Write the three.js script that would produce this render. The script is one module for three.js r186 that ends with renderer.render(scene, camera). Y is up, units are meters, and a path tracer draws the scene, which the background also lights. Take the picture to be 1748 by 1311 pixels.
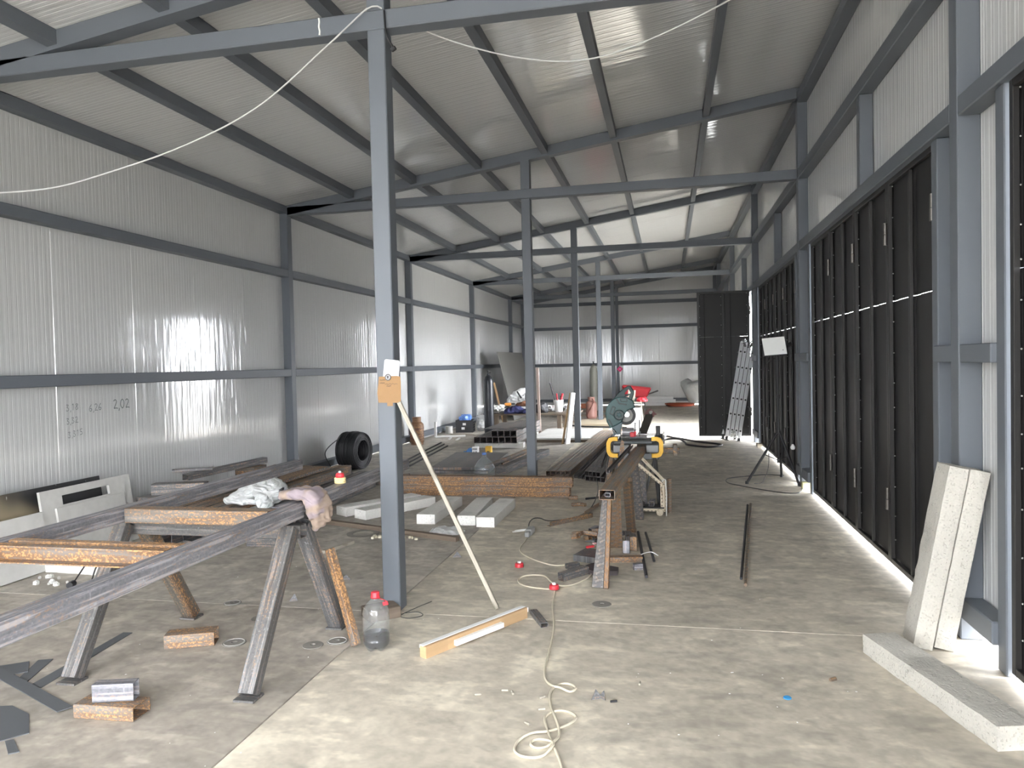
import * as THREE from 'three';
import { mergeGeometries, mergeVertices } from 'three/addons/utils/BufferGeometryUtils.js';
import { MarchingCubes } from 'three/addons/objects/MarchingCubes.js';

// ---------------------------------------------------------------- camera, sky, exposure
const scene = new THREE.Scene();
const GATE = 2.3, GX0 = -4.4, GX1 = -2.6, SKY = 8, FRONTZ = 5.8;
const camera = new THREE.PerspectiveCamera(55.126, 1748 / 1311, 0.05, 400);
camera.rotation.order = 'YXZ';
camera.position.set(0, 1.6, 0);
camera.rotation.set(THREE.MathUtils.degToRad(-1.5643), THREE.MathUtils.degToRad(12.0522), THREE.MathUtils.degToRad(-1.3445));
scene.add(camera);
const renderer = new THREE.WebGLRenderer({ antialias: true });
renderer.shadowMap.enabled = true;
renderer.toneMapping = THREE.LinearToneMapping;
renderer.toneMappingExposure = 6.3;
{ // bright hazy overcast sky, a little brighter towards the zenith
  const w = 64, h = 32, d = new Float32Array(w * h * 4);
  for (let j = 0; j < h; j++) for (let i = 0; i < w; i++) {
    const el = ((j + 0.5) / h - 0.5) * Math.PI, s = Math.max(0, Math.sin(el)), L = 0.75 + 0.45 * s, k = (j * w + i) * 4;
    d[k] = L * 0.97; d[k + 1] = L * 1.0; d[k + 2] = L * 1.06; d[k + 3] = 1;
  }
  const sky = new THREE.DataTexture(d, w, h, THREE.RGBAFormat, THREE.FloatType);
  sky.mapping = THREE.EquirectangularReflectionMapping; sky.magFilter = THREE.LinearFilter; sky.needsUpdate = true;
  scene.background = sky; scene.environment = sky;
  scene.backgroundIntensity = SKY; scene.environmentIntensity = SKY;
}

// ---------------------------------------------------------------- helpers
let seed = 20240611;
const rnd = () => { seed = (seed * 1664525 + 1013904223) >>> 0; return seed / 4294967296; };
const rr = (a, b) => a + (b - a) * rnd();
const ORD = ['first', 'second', 'third', 'fourth', 'fifth', 'sixth', 'seventh'];
const V = (x, y, z) => new THREE.Vector3(x, y, z);
const C = (r, g, b) => new THREE.Color().setRGB(r, g, b);
const S = (hex) => new THREE.Color(hex);
const names = {};
function numbered(n) { const k = names[n] = (names[n] ?? -1) + 1; return k ? n + '_' + String(k).padStart(3, '0') : n; }
function shade(o) { o.castShadow = true; o.receiveShadow = true; return o; }
// a Group at a thing's base, added to the scene
function thing(name, label, category, pos = [0, 0, 0], rotY = 0, group) {
  const o = new THREE.Group(); o.name = numbered(name); o.position.set(...pos); o.rotation.y = rotY;
  o.userData = { label, category }; if (group) o.userData.group = group;
  scene.add(o); return o;
}
const partNames = new Map();
function part(name, geo, mat, parent, label) {
  const m = shade(new THREE.Mesh(geo, mat));
  const c = partNames.get(parent) ?? {}; partNames.set(parent, c);
  const k = c[name] = (c[name] ?? -1) + 1; m.name = k ? name + '_' + String(k).padStart(3, '0') : name;
  if (label) m.userData.label = label;
  parent.add(m); return m;
}
function one(name, geo, mat, label, category, group) {      // a thing that is one mesh
  const m = shade(new THREE.Mesh(geo, mat)); m.name = numbered(name); m.userData = { label, category };
  if (group) m.userData.group = group; scene.add(m); return m;
}
function struct(name, geo, mat, label) {                    // a piece of the setting
  const m = geo ? shade(new THREE.Mesh(geo, mat)) : new THREE.Group(); m.name = numbered(name);
  m.userData = { kind: 'structure' }; if (label) m.userData.label = label; scene.add(m); return m;
}
const merge = (a) => a.length === 1 ? a[0] : mergeGeometries(a.map((g) => g.index ? g.toNonIndexed() : g));
const at = (g, x, y, z, rx = 0, ry = 0, rz = 0) => g.applyMatrix4(new THREE.Matrix4().compose(V(x, y, z), new THREE.Quaternion().setFromEuler(new THREE.Euler(rx, ry, rz, 'YXZ')), V(1, 1, 1)));
function finish(P, N, U) {
  const g = new THREE.BufferGeometry();
  g.setAttribute('position', new THREE.Float32BufferAttribute(P, 3));
  if (N) g.setAttribute('normal', new THREE.Float32BufferAttribute(N, 3));
  g.setAttribute('uv', new THREE.Float32BufferAttribute(U, 2));
  if (!N) g.computeVertexNormals();
  return g;
}
// chamfered box, uv in metres (u along the longest axis), centred
function cbox(w, h, d, c = 0.004, uo = 0, vo = 0) {
  c = Math.min(c, w / 2.2, h / 2.2, d / 2.2);
  const P = [], U = [], hx = w / 2, hy = h / 2, hz = d / 2, long = w >= h && w >= d ? 0 : d >= h ? 2 : 1;
  const quad = (a, b, e, f, ax) => {
    for (const p of [a, b, e, a, e, f]) {
      P.push(...p);
      const o = [0, 1, 2].filter((i) => i !== ax), l = o.includes(long) ? long : o[0], s = o.find((i) => i !== l);
      U.push(p[l] + uo, p[s] + vo + ax * 0.37);
    }
  };
  const tri = (a, b, e) => { for (const p of [a, b, e]) { P.push(...p); U.push(p[long] + uo, p[(long + 1) % 3] + vo); } };
  const H = [hx, hy, hz];
  for (let ax = 0; ax < 3; ax++) for (const s of [1, -1]) {
    const u = (ax + 1) % 3, v = (ax + 2) % 3, mk = (a, b) => { const p = [0, 0, 0]; p[ax] = s * H[ax]; p[u] = a * (H[u] - c); p[v] = b * (H[v] - c); return p; };
    const q = [mk(-1, -1), mk(1, -1), mk(1, 1), mk(-1, 1)]; if (s < 0) q.reverse(); quad(...q, ax);
  }
  for (let ax = 0; ax < 3; ax++) for (const s of [1, -1]) for (const t of [1, -1]) { // edges along ax
    const u = (ax + 1) % 3, v = (ax + 2) % 3, mk = (e, onU) => { const p = [0, 0, 0]; p[ax] = e * (H[ax] - c); p[u] = s * (onU ? H[u] : H[u] - c); p[v] = t * (onU ? H[v] - c : H[v]); return p; };
    const q = [mk(-1, true), mk(1, true), mk(1, false), mk(-1, false)]; if (s * t > 0) q.reverse(); quad(...q, u);
  }
  for (const s of [1, -1]) for (const t of [1, -1]) for (const r of [1, -1]) {
    const a = [s * hx, t * (hy - c), r * (hz - c)], b = [s * (hx - c), t * hy, r * (hz - c)], e = [s * (hx - c), t * (hy - c), r * hz];
    s * t * r > 0 ? tri(a, b, e) : tri(a, e, b);
  }
  return finish(P, null, U);
}
// box given by its two corners
const bx = (x0, x1, y0, y1, z0, z1, c = 0.004) => at(cbox(Math.abs(x1 - x0), Math.abs(y1 - y0), Math.abs(z1 - z0), c, (x0 + x1) * 1.7 + z0, y0 + x1), (x0 + x1) / 2, (y0 + y1) / 2, (z0 + z1) / 2);
// extrude a 2-D outline (with holes) along +Z by len, centred on z; flat normals, uv metres along the length
function extrude(pts, len, holes = [], seg = 1) {
  const sh = new THREE.Shape(pts.map((p) => new THREE.Vector2(...p)));
  for (const h of holes) sh.holes.push(new THREE.Path(h.map((p) => new THREE.Vector2(...p))));
  const g = new THREE.ExtrudeGeometry(sh, { depth: len, bevelEnabled: false, steps: seg });
  g.translate(0, 0, -len / 2);
  const p = g.attributes.position, n = g.attributes.normal, uv = g.attributes.uv;
  for (let i = 0; i < p.count; i++) if (Math.abs(n.getZ(i)) < 0.5) uv.setXY(i, p.getZ(i), p.getX(i) * Math.abs(n.getY(i)) + p.getY(i) * Math.abs(n.getX(i)) + (Math.abs(n.getX(i)) > 0.5 ? 0.31 : 0));
  return g;
}
function rrect(w, h, r, n = 3) {
  const o = [];
  for (const [sx, sy, a] of [[1, 1, 0], [-1, 1, 90], [-1, -1, 180], [1, -1, 270]]) for (let i = 0; i <= n; i++) { const t = (a + 90 * i / n) * Math.PI / 180; o.push([sx * (w / 2 - r) + r * Math.cos(t), sy * (h / 2 - r) + r * Math.sin(t)]); }
  return o;
}
// hollow rectangular steel tube along Z
const tubeGeo = (w, h, len, t = 0.004, r = 0.006) => extrude(rrect(w, h, r, 2), len, [rrect(w - 2 * t, h - 2 * t, Math.max(0.001, r - t), 1)]);
// C channel along Z, open towards +X
const channelGeo = (h, f, len, t = 0.007) => extrude([[0, -h / 2], [f, -h / 2], [f, -h / 2 + t], [t, -h / 2 + t * 1.4], [t, h / 2 - t * 1.4], [f, h / 2 - t], [f, h / 2], [0, h / 2]], len);
const angleGeo = (a, b, len, t = 0.005) => extrude([[0, 0], [a, 0], [a, t], [t, t], [t, b], [0, b]], len);
// place geometry built along Z between two points, rolled about its length
function between(g, a, b, roll = 0) {
  const A = V(...a), B = V(...b), d = B.clone().sub(A).normalize(), up = Math.abs(d.y) > 0.95 ? V(0, 0, 1) : V(0, 1, 0);
  const x = up.clone().cross(d).normalize(), y = d.clone().cross(x);
  const m = new THREE.Matrix4().makeBasis(x, y, d).multiply(new THREE.Matrix4().makeRotationZ(roll));
  m.setPosition(A.add(B).multiplyScalar(0.5));
  return g.applyMatrix4(m);
}
const dist = (a, b) => Math.hypot(a[0] - b[0], a[1] - b[1], a[2] - b[2]);
const lathe = (pts, n = 28) => new THREE.LatheGeometry(pts.map((p) => new THREE.Vector2(...p)), n);
const cyl = (r, h, n = 20, r2 = r) => new THREE.CylinderGeometry(r2, r, h, n);
const rod = (a, b, r, n = 10) => between(new THREE.CylinderGeometry(r, r, dist(a, b), n).rotateX(Math.PI / 2), a, b);
function wire(pts, r, seg = 60, closed = false, n = 7, tension = 0.5) {
  return new THREE.TubeGeometry(new THREE.CatmullRomCurve3(pts.map((p) => V(...p)), closed, 'catmullrom', tension), seg, r, n, closed);
}

// ---------------------------------------------------------------- noise and textures
function tileNoise(P, s) { // periodic value noise, period P cells, in -1..1
  const t = new Float32Array(P * P); let q = s >>> 0;
  for (let i = 0; i < t.length; i++) { q = (q * 1664525 + 1013904223) >>> 0; t[i] = q / 2147483648 - 1; }
  return (x, y) => {
    const xi = Math.floor(x), yi = Math.floor(y); let fx = x - xi, fy = y - yi; fx = fx * fx * (3 - 2 * fx); fy = fy * fy * (3 - 2 * fy);
    const a = ((xi % P) + P) % P, b = (a + 1) % P, c = ((yi % P) + P) % P * P, d = (((yi + 1) % P) + P) % P * P;
    return (t[a + c] * (1 - fx) + t[b + c] * fx) * (1 - fy) + (t[a + d] * (1 - fx) + t[b + d] * fx) * fy;
  };
}
const noiseSet = {};
function N(P, s) { return noiseSet[P + '_' + s] ??= tileNoise(P, s * 7919 + P); }
const oct = (u, v, P, s, n = 4, g = 0.5) => { let a = 0, w = 1, t = 0; for (let i = 0; i < n; i++) { a += w * N(P << i, s + i)(u * (P << i), v * (P << i)); t += w; w *= g; } return a / t; };
// f(u, v) -> [r, g, b] linear, or a grey number for data maps; size in metres that one repeat covers
function tex(w, h, f, metres, color = true) {
  const d = new Uint8Array(w * h * 4);
  const enc = (x) => { x = Math.min(1, Math.max(0, x)); return Math.round(255 * (color ? (x <= 0.0031308 ? x * 12.92 : 1.055 * Math.pow(x, 1 / 2.4) - 0.055) : x)); };
  for (let j = 0; j < h; j++) for (let i = 0; i < w; i++) {
    const c = f((i + 0.5) / w, (j + 0.5) / h), k = (j * w + i) * 4;
    if (typeof c === 'number') d[k] = d[k + 1] = d[k + 2] = enc(c); else { d[k] = enc(c[0]); d[k + 1] = enc(c[1]); d[k + 2] = enc(c[2]); }
    d[k + 3] = 255;
  }
  const t = new THREE.DataTexture(d, w, h, THREE.RGBAFormat);
  t.wrapS = t.wrapT = THREE.RepeatWrapping; t.magFilter = THREE.LinearFilter; t.minFilter = THREE.LinearMipmapLinearFilter; t.generateMipmaps = true;
  if (color) t.colorSpace = THREE.SRGBColorSpace;
  const m = Array.isArray(metres) ? metres : [metres, metres]; t.repeat.set(1 / m[0], 1 / m[1]); t.needsUpdate = true;
  return t;
}
const mix3 = (a, b, t) => [a[0] + (b[0] - a[0]) * t, a[1] + (b[1] - a[1]) * t, a[2] + (b[2] - a[2]) * t];
const sst = (a, b, x) => { x = Math.min(1, Math.max(0, (x - a) / (b - a))); return x * x * (3 - 2 * x); };
const std = (o) => new THREE.MeshStandardMaterial(o), phys = (o) => new THREE.MeshPhysicalMaterial(o);
// mesh a signed distance field d(x, y, z) inside a cube of half-size h about (cx, cy, cz)
function sdf(d, cx, cy, cz, h, res = 56) {
  const mc = new MarchingCubes(res, new THREE.MeshStandardMaterial(), false, false, 120000);
  mc.isolation = 0; const hs = res / 2;
  for (let k = 0; k < res; k++) for (let j = 0; j < res; j++) for (let i = 0; i < res; i++) mc.field[k * res * res + j * res + i] = -d(cx + (i - hs) / hs * h, cy + (j - hs) / hs * h, cz + (k - hs) / hs * h);
  mc.update();
  const n = mc.count ?? mc.geometry.drawRange.count, P = mc.positionArray ?? mc.geometry.attributes.position.array;
  let g = new THREE.BufferGeometry(); const q = new Float32Array(n * 3), u = new Float32Array(n * 2);
  for (let i = 0; i < n; i++) { q[3 * i] = cx + P[3 * i] * h; q[3 * i + 1] = cy + P[3 * i + 1] * h; q[3 * i + 2] = cz + P[3 * i + 2] * h; }
  g.setAttribute('position', new THREE.BufferAttribute(q, 3)); g = mergeVertices(g, 1e-5);
  const p = g.attributes.position, uv = new Float32Array(p.count * 2); for (let i = 0; i < p.count; i++) { uv[2 * i] = p.getX(i) + p.getZ(i); uv[2 * i + 1] = p.getY(i) + 0.4 * p.getZ(i); }
  g.setAttribute('uv', new THREE.BufferAttribute(uv, 2)); g.computeVertexNormals(); return g;
}
const smin = (a, b, k) => { const h = Math.max(k - Math.abs(a - b), 0) / k; return Math.min(a, b) - h * h * k * 0.25; };
const capD = (x, y, z, a, b, r0, r1 = r0) => { const bx = b[0] - a[0], by = b[1] - a[1], bz = b[2] - a[2], px = x - a[0], py = y - a[1], pz = z - a[2], t = Math.min(1, Math.max(0, (px * bx + py * by + pz * bz) / (bx * bx + by * by + bz * bz))); return Math.hypot(px - bx * t, py - by * t, pz - bz * t) - (r0 + (r1 - r0) * t); };
const n3 = (x, y, z, s = 5) => 0.5 * (N(64, s)(x + 0.37 * z, y + 0.21 * z) + N(64, s + 1)(z - 0.3 * y, x * 0.6 + y * 0.4));
// part given in world coordinates
const wp = (t, name, geo, mat, label) => part(name, geo.translate(-t.position.x, -t.position.y, -t.position.z), mat, t, label);
const tubeAB = (a, b, w, h, t = 0.004, roll = 0, r = 0.006) => between(tubeGeo(w, h, dist(a, b), t, r), a, b, roll);
const barAB = (a, b, w, h, c = 0.003, roll = 0) => between(cbox(w, h, dist(a, b), c, a[0], a[2]), a, b, roll);
// flat plate with an outline [[x, z], ...] lying at height y
function plateGeo(pts, y, t) { const g = extrude(pts.map(([x, z]) => [x, -z]), t); g.rotateX(-Math.PI / 2); g.translate(0, y + t / 2, 0); const p = g.attributes.position, uv = g.attributes.uv; for (let i = 0; i < p.count; i++) uv.setXY(i, p.getX(i), p.getZ(i)); return g; }
// ---------------------------------------------------------------- materials of the shell
const M = {};
M.panelBump = tex(512, 512, (u, v) => 0.5 + 0.22 * oct(u, v * 0.5, 4, 3, 2) + 0.2 * N(32, 9)(u * 32, v * 4) + 0.13 * N(64, 4)(u * 64, v * 16), [1.6, 3.2], false);
M.panel = phys({ color: C(0.52, 0.522, 0.51), roughness: 0.1, metalness: 0, ior: 1.72, bumpMap: M.panelBump, bumpScale: 0.0022 });
M.foamCore = std({ color: C(0.62, 0.55, 0.36), roughness: 0.9 });
M.steelBump = tex(256, 256, (u, v) => 0.5 + 0.5 * oct(u, v, 8, 21, 4), 0.5, false);
M.greyPaint = std({ color: C(0.106, 0.118, 0.133), roughness: 0.5, bumpMap: M.steelBump, bumpScale: 0.0006 });
M.doorSheet = std({ color: C(0.010, 0.0095, 0.0095), roughness: 0.55, bumpMap: M.panelBump, bumpScale: 0.0006 });
M.doorFrame = std({ color: C(0.014, 0.013, 0.0125), roughness: 0.45 });
M.rivet = std({ color: C(0.55, 0.55, 0.53), roughness: 0.35, metalness: 0.8 });
M.hinge = std({ color: C(0.12, 0.11, 0.10), roughness: 0.4, metalness: 0.7 });
{ // bare trowelled concrete: cloudy base, pale dusty smears along one direction, fine scratches
  const f = (u, v) => {
    const w = 0.03 * oct(u, v, 6, 60, 2);
    const cloud = oct(u + w, v, 5, 31, 4), smear = oct(u + w * 2, v * 2 + w, 20, 37, 5, 0.6), sm2 = oct(v * 1 + w, u * 3, 10, 43, 4), fine = oct(u, v, 96, 51, 3);
    const pale = sst(0.05, 0.42, smear + 0.25 * cloud) * 0.55 + sst(0.12, 0.4, sm2) * 0.3, dark = sst(0.1, 0.6, -smear - 0.3 * cloud);
    let c = mix3([0.375, 0.345, 0.292], [0.56, 0.52, 0.435], pale); c = mix3(c, [0.245, 0.228, 0.198], dark * 0.6);
    const k = 1 + 0.2 * fine + 0.12 * cloud; return [c[0] * k, c[1] * k, c[2] * k];
  };
  M.floorMap = tex(1536, 1536, f, 4.1);
  M.floorBump = tex(1024, 1024, (u, v) => 0.5 + 0.25 * oct(u, v * 2, 14, 37, 4) + 0.25 * oct(u, v, 96, 51, 3), 4.1, false);
}
const floorMat = (r, g, b) => std({ color: C(r, g, b), roughness: 0.72, map: M.floorMap, bumpMap: M.floorBump, bumpScale: 0.004 });
M.floorCream = floorMat(1.24, 1.215, 1.165); M.floorGrey = floorMat(1.0, 0.99, 1.0); M.floorMid = floorMat(0.92, 0.895, 0.895);
M.ground = std({ color: C(0.2, 0.195, 0.18), roughness: 0.95 });

// ---------------------------------------------------------------- floor slabs and the yard outside
const XL = -5.22, XR = 1.57, WL = -5.34, WR = 1.69, BAY = 5.04, F = (k) => -4.5 - BAY * (k - 1), ZB = -27.0, ZF = FRONTZ;
const roofY = (x) => 4.6465 + 0.143 * x;
{
  const floor = struct('floor', null, null, 'bare grey concrete floor slabs with saw-cut joints');
  const xs = [-5.6, -1.83, 1.79], zs = [ZF + 0.3, F(1) + 0.02, F(2), F(3), F(4), F(5), ZB - 0.2];
  for (let i = 0; i < 2; i++) for (let j = 0; j < zs.length - 1; j++) {
    const g = bx(xs[i] + 0.002, xs[i + 1] - 0.002, -0.12, 0, zs[j + 1] + 0.002, zs[j] - 0.002, 0.003), p = g.attributes.position, uv = g.attributes.uv;
    for (let k = 0; k < p.count; k++) uv.setXY(k, p.getX(k) + 0.6 * i, p.getZ(k) * (1) + 1.3 * j + i);
    part('slab', g, i ? M.floorCream : j < 1 ? M.floorMid : M.floorGrey, floor);
  }
  struct('ground', bx(-60, 70, -0.4, -0.125, -80, 60, 0), M.ground, 'pale open yard around the hall');
  part('apron', bx(1.8, 9, -0.14, -0.02, ZB, ZF), M.ground, scene.children[scene.children.length - 1]);
}
// ---------------------------------------------------------------- ribbed sandwich panels
// front towards +Z, width along X (0..w), height along Y (0..h): flat ribs 2 mm proud every 0.094 m, a groove at each long edge
function ribPanel(w, h, uo, vo, slope = 0) {
  const pr = [[0, -0.006], [0.005, 0]]; const n = Math.max(1, Math.round(w / 0.094)), s = w / n;
  for (let i = 0; i < n; i++) { const x = i * s; if (i) pr.push([x - 0.006, 0], [x, -0.0022], [x + 0.006, 0]); const m = x + s / 2; pr.push([m - 0.013, 0], [m - 0.010, -0.0012], [m + 0.010, -0.0012], [m + 0.013, 0]); }
  pr.push([w - 0.005, 0], [w, -0.006]);
  const P = [], U = [], y1 = (x) => h + slope * x;
  const q = (a, b) => { const A = [a[0], 0, a[1]], B = [b[0], 0, b[1]], D = [b[0], y1(b[0]), b[1]], E = [a[0], y1(a[0]), a[1]]; for (const p of [A, B, D, A, D, E]) { P.push(...p); U.push(p[0] + uo, p[1] + vo); } };
  for (let i = 0; i < pr.length - 1; i++) q(pr[i], pr[i + 1]);
  q([w, -0.006], [w, -0.06]); q([w, -0.06], [0, -0.06]); q([0, -0.06], [0, -0.006]);
  for (const [yy, up] of [[0, false], [1, true]]) { // ends
    const a = [0, up ? y1(0) : 0, 0], b = [w, up ? y1(w) : 0, 0], d = [w, up ? y1(w) : 0, -0.06], e = [0, up ? y1(0) : 0, -0.06];
    for (const p of up ? [a, b, d, a, d, e] : [a, d, b, a, e, d]) { P.push(...p); U.push(p[0], p[2]); }
  }
  return finish(P, null, U);
}
const panelVariants = {};
const panelG = (w, h, slope = 0) => { const k = Math.floor(rnd() * 5), id = [w.toFixed(3), h.toFixed(3), slope, k].join(); return panelVariants[id] ??= ribPanel(w, h, k * 0.37, k * 1.13, slope); };
{
  const left = struct('wall_left', null, null, 'left wall of white ribbed sandwich panels');
  // joints measured at z = -5.56, -6.57, ...
  for (let z = -4.56 + 8; z > ZB - 0.1; z -= 1) {
    const z0 = Math.min(z, ZF), z1 = Math.max(z - 1, ZB - 0.1); if (z0 - z1 < 0.05) continue;
    const m = part('panel', panelG(z0 - z1, 3.9), M.panel, left); m.position.set(WL, z0 < F(2) && z0 > F(3) ? 0.012 : -0.01, z0); m.rotation.y = Math.PI / 2;
  }
  const back = struct('wall_back', null, null, 'far end wall of white ribbed panels');
  const joints = [WL - 0.06]; for (let x = -5.2; x < 1.7; x += 0.975) joints.push(x + 0.0); joints.push(WR + 0.06);
  for (let i = 0; i < joints.length - 1; i++) { const w = joints[i + 1] - joints[i]; if (w < 0.03) continue; const m = part('panel', panelG(w, roofY(joints[i]) - 0.03, 0.143), M.panel, back); m.position.set(joints[i], 0.03, ZB); }
  const right = struct('wall_right', null, null, 'right wall of white ribbed panels over the dark steel doors');
  const strip = (z0, z1, y0, y1) => { const m = part('panel', panelG(z0 - z1, y1 - y0), M.panel, right); m.position.set(WR, y0, z1); m.rotation.y = -Math.PI / 2; };
  for (let k = -1; k <= 5; k++) {
    const a = F(k), b = F(k + 1), za = Math.min(a, ZF);
    for (let z = za; z > Math.max(b, ZB) + 0.02; z -= 1) strip(z, Math.max(z - 1, b, ZB), 2.96, 4.9);
    if (k < 0) continue; if (k < 5) { if (k) strip(a, a - 0.46, 0.12, 2.96); strip(b + 0.5, b, 0.12, 2.96); }
    else strip(a, ZB, 0.12, 2.96);
  }
  strip(F(0), F(0) - 0.46, 0.12, 2.96); strip(F(0) + 0.5, F(0), 0.12, 2.96); strip(ZF, F(-1) - 0.46, 0.12, 2.96);   // between them the nearest doorway stands open, behind the camera
  const ceil = struct('ceiling', null, null, 'sloping ceiling of white ribbed roof panels');
  const len = Math.hypot(WR + 0.06 - (WL - 0.06), 0.143 * (WR - WL + 0.12));
  for (let z = F(1) + 0.35 + 8; z > ZB - 0.1; z -= 1) {
    const z0 = Math.min(z, ZF), z1 = Math.max(z - 1, ZB - 0.1); if (z0 - z1 < 0.05) continue;
    const m = part('panel', panelG(z0 - z1, len), M.panel, ceil);
    // width along -Z, length along the slope, face down
    const d = V(1, 0.143, 0).normalize(), nrm = V(0.143, -1, 0).normalize();
    m.matrixAutoUpdate = true; const mm = new THREE.Matrix4().makeBasis(d.clone().cross(nrm), d, nrm); mm.setPosition(WL - 0.06, roofY(WL - 0.06), d.clone().cross(nrm).z > 0 ? z1 : z0);
    mm.decompose(m.position, m.quaternion, m.scale);
  }
  // front gable behind the camera, standing open to the yard
  const front = struct('wall_front', null, null, 'front gable wall with the wide gateway');
  const fp = (x0, x1, y0, y1, s = 0) => { const m = part('panel', panelG(x1 - x0, y1 - y0, s), M.panel, front); m.position.set(x1, y0, ZF + 0.0); m.rotation.y = Math.PI; };
  for (const [x0, x1, y0] of [[WL - 0.06, GX0, 0.03], [GX0, -3.4, GATE], [-3.4, GX1, GATE], [GX1, -1.6, 0.03], [-1.6, -0.6, 0.03], [-0.6, 0.4, 0.03], [0.4, 1.1, 0.03], [1.1, WR + 0.06, 0.03]]) fp(x0, x1, y0, roofY(x1), -0.143);
}
// ---------------------------------------------------------------- steel frame
const box = (name, x0, x1, y0, y1, z0, z1, label) => struct(name, bx(x0, x1, y0, y1, z0, z1, 0.006), M.greyPaint, label);
for (let k = -1; k <= 5; k++) {
  const z = F(k) , zb = z - 0.12; if (z > ZF) continue;
  box('column', XL - 0.12, XL, 0, 3.9, zb, z);
  box('column', XR, XR + 0.12, 0, 4.86, zb, z);
  box('column', -1.86, -1.74, 0, 3.765, zb, z);
  box('tie_beam', XL, XR, 3.765, 3.885, zb, z);
  struct('column', bx(-1.86, -1.74, 3.885, roofY(-1.8) - 0.13, zb, z, 0.004), M.greyPaint);
  { // rafter: sloping box under the roof panels
    const a = 0.143, P = extrude([[XL, roofY(XL) - 0.135], [XR, roofY(XR) - 0.135], [XR, roofY(XR) - 0.004], [XL, roofY(XL) - 0.004]], 0.12);
    P.translate(0, 0, z - 0.06); struct('rafter', P, M.greyPaint);
  }
}
{ // back frame against the far wall
  const z = ZB + 0.11;
  for (const [x0, x1, h] of [[XL - 0.12, XL, 3.9], [-1.86, -1.76, roofY(-1.8) - 0.13], [XR, XR + 0.12, 4.86]]) box('column', x0, x1, 0, h, ZB + 0.01, z);
  const P = extrude([[XL, roofY(XL) - 0.135], [XR, roofY(XR) - 0.135], [XR, roofY(XR) - 0.004], [XL, roofY(XL) - 0.004]], 0.1); P.translate(0, 0, z - 0.05); struct('rafter', P, M.greyPaint);
  for (const [y0, y1] of [[0.14, 0.25], [1.45, 1.56], [2.79, 2.9], [3.66, 3.78]]) for (const [a, b] of [[XL, -1.86], [-1.76, XR]]) box('girt', a, b, y0, y1, ZB + 0.01, z - 0.01);
}
for (const x of [-4.24, -3.33, -2.42, -1.53, -0.645, 0.505]) {
  const g = extrude([[x - 0.04, roofY(x - 0.04) - 0.105], [x + 0.04, roofY(x + 0.04) - 0.105], [x + 0.04, roofY(x + 0.04) - 0.004], [x - 0.04, roofY(x - 0.04) - 0.004]], ZF - ZB - 0.02); g.translate(0, 0, (ZF + ZB) / 2); struct('purlin', g, M.greyPaint);
}
box('eave_beam', WL + 0.002, XL, 3.79, 3.895, ZB + 0.01, ZF); box('eave_beam', XR, WR - 0.002, 4.68, 4.8, ZB + 0.01, ZF);
const zk = [ZF, F(-1), F(0), F(1), F(2), F(3), F(4), F(5), ZB].filter((z, i, a) => i === 0 || z < ZF);
for (let i = 0; i < zk.length - 1; i++) {
  const a = i === 0 && zk[0] === ZF ? ZF : zk[i] - 0.12, b = zk[i + 1]; if (a - b < 0.2) continue;
  for (const [y0, y1] of [[0.06, 0.165], [1.495, 1.6], [2.9, 3.0]]) box('girt', XL - 0.118, XL - 0.001, y0, y1, b, a);
  box('girt', XR + 0.001, WR - 0.002, 3.765, 3.885, b, a);          // upper girt on the door side
  box('lintel', XR + 0.001, WR - 0.002, 2.9, 3.01, b, a);
  const near = a - 0.29, far = b + 0.6;
  if (zk[i] <= F(-1) + 0.01 && b > F(5) - 0.1) {
    for (const [z0, z1] of [[near - 0.1, near], [far - 0.2, far - 0.1]]) box('door_post', XR + 0.03, WR - 0.005, 0.0, 2.9, z0, z1);
    for (const [z0, z1] of [[near, a], [b, far - 0.2]]) for (const [y0, y1] of [[1.55, 1.65], [0.12, 0.24]]) box('girt', XR + 0.004, WR - 0.004, y0, y1, z0, z1);
    box('stud', XR + 0.01, WR - 0.003, 3.01, 3.765, (a + b) / 2 + 0.35, (a + b) / 2 + 0.45);
  }
}
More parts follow.
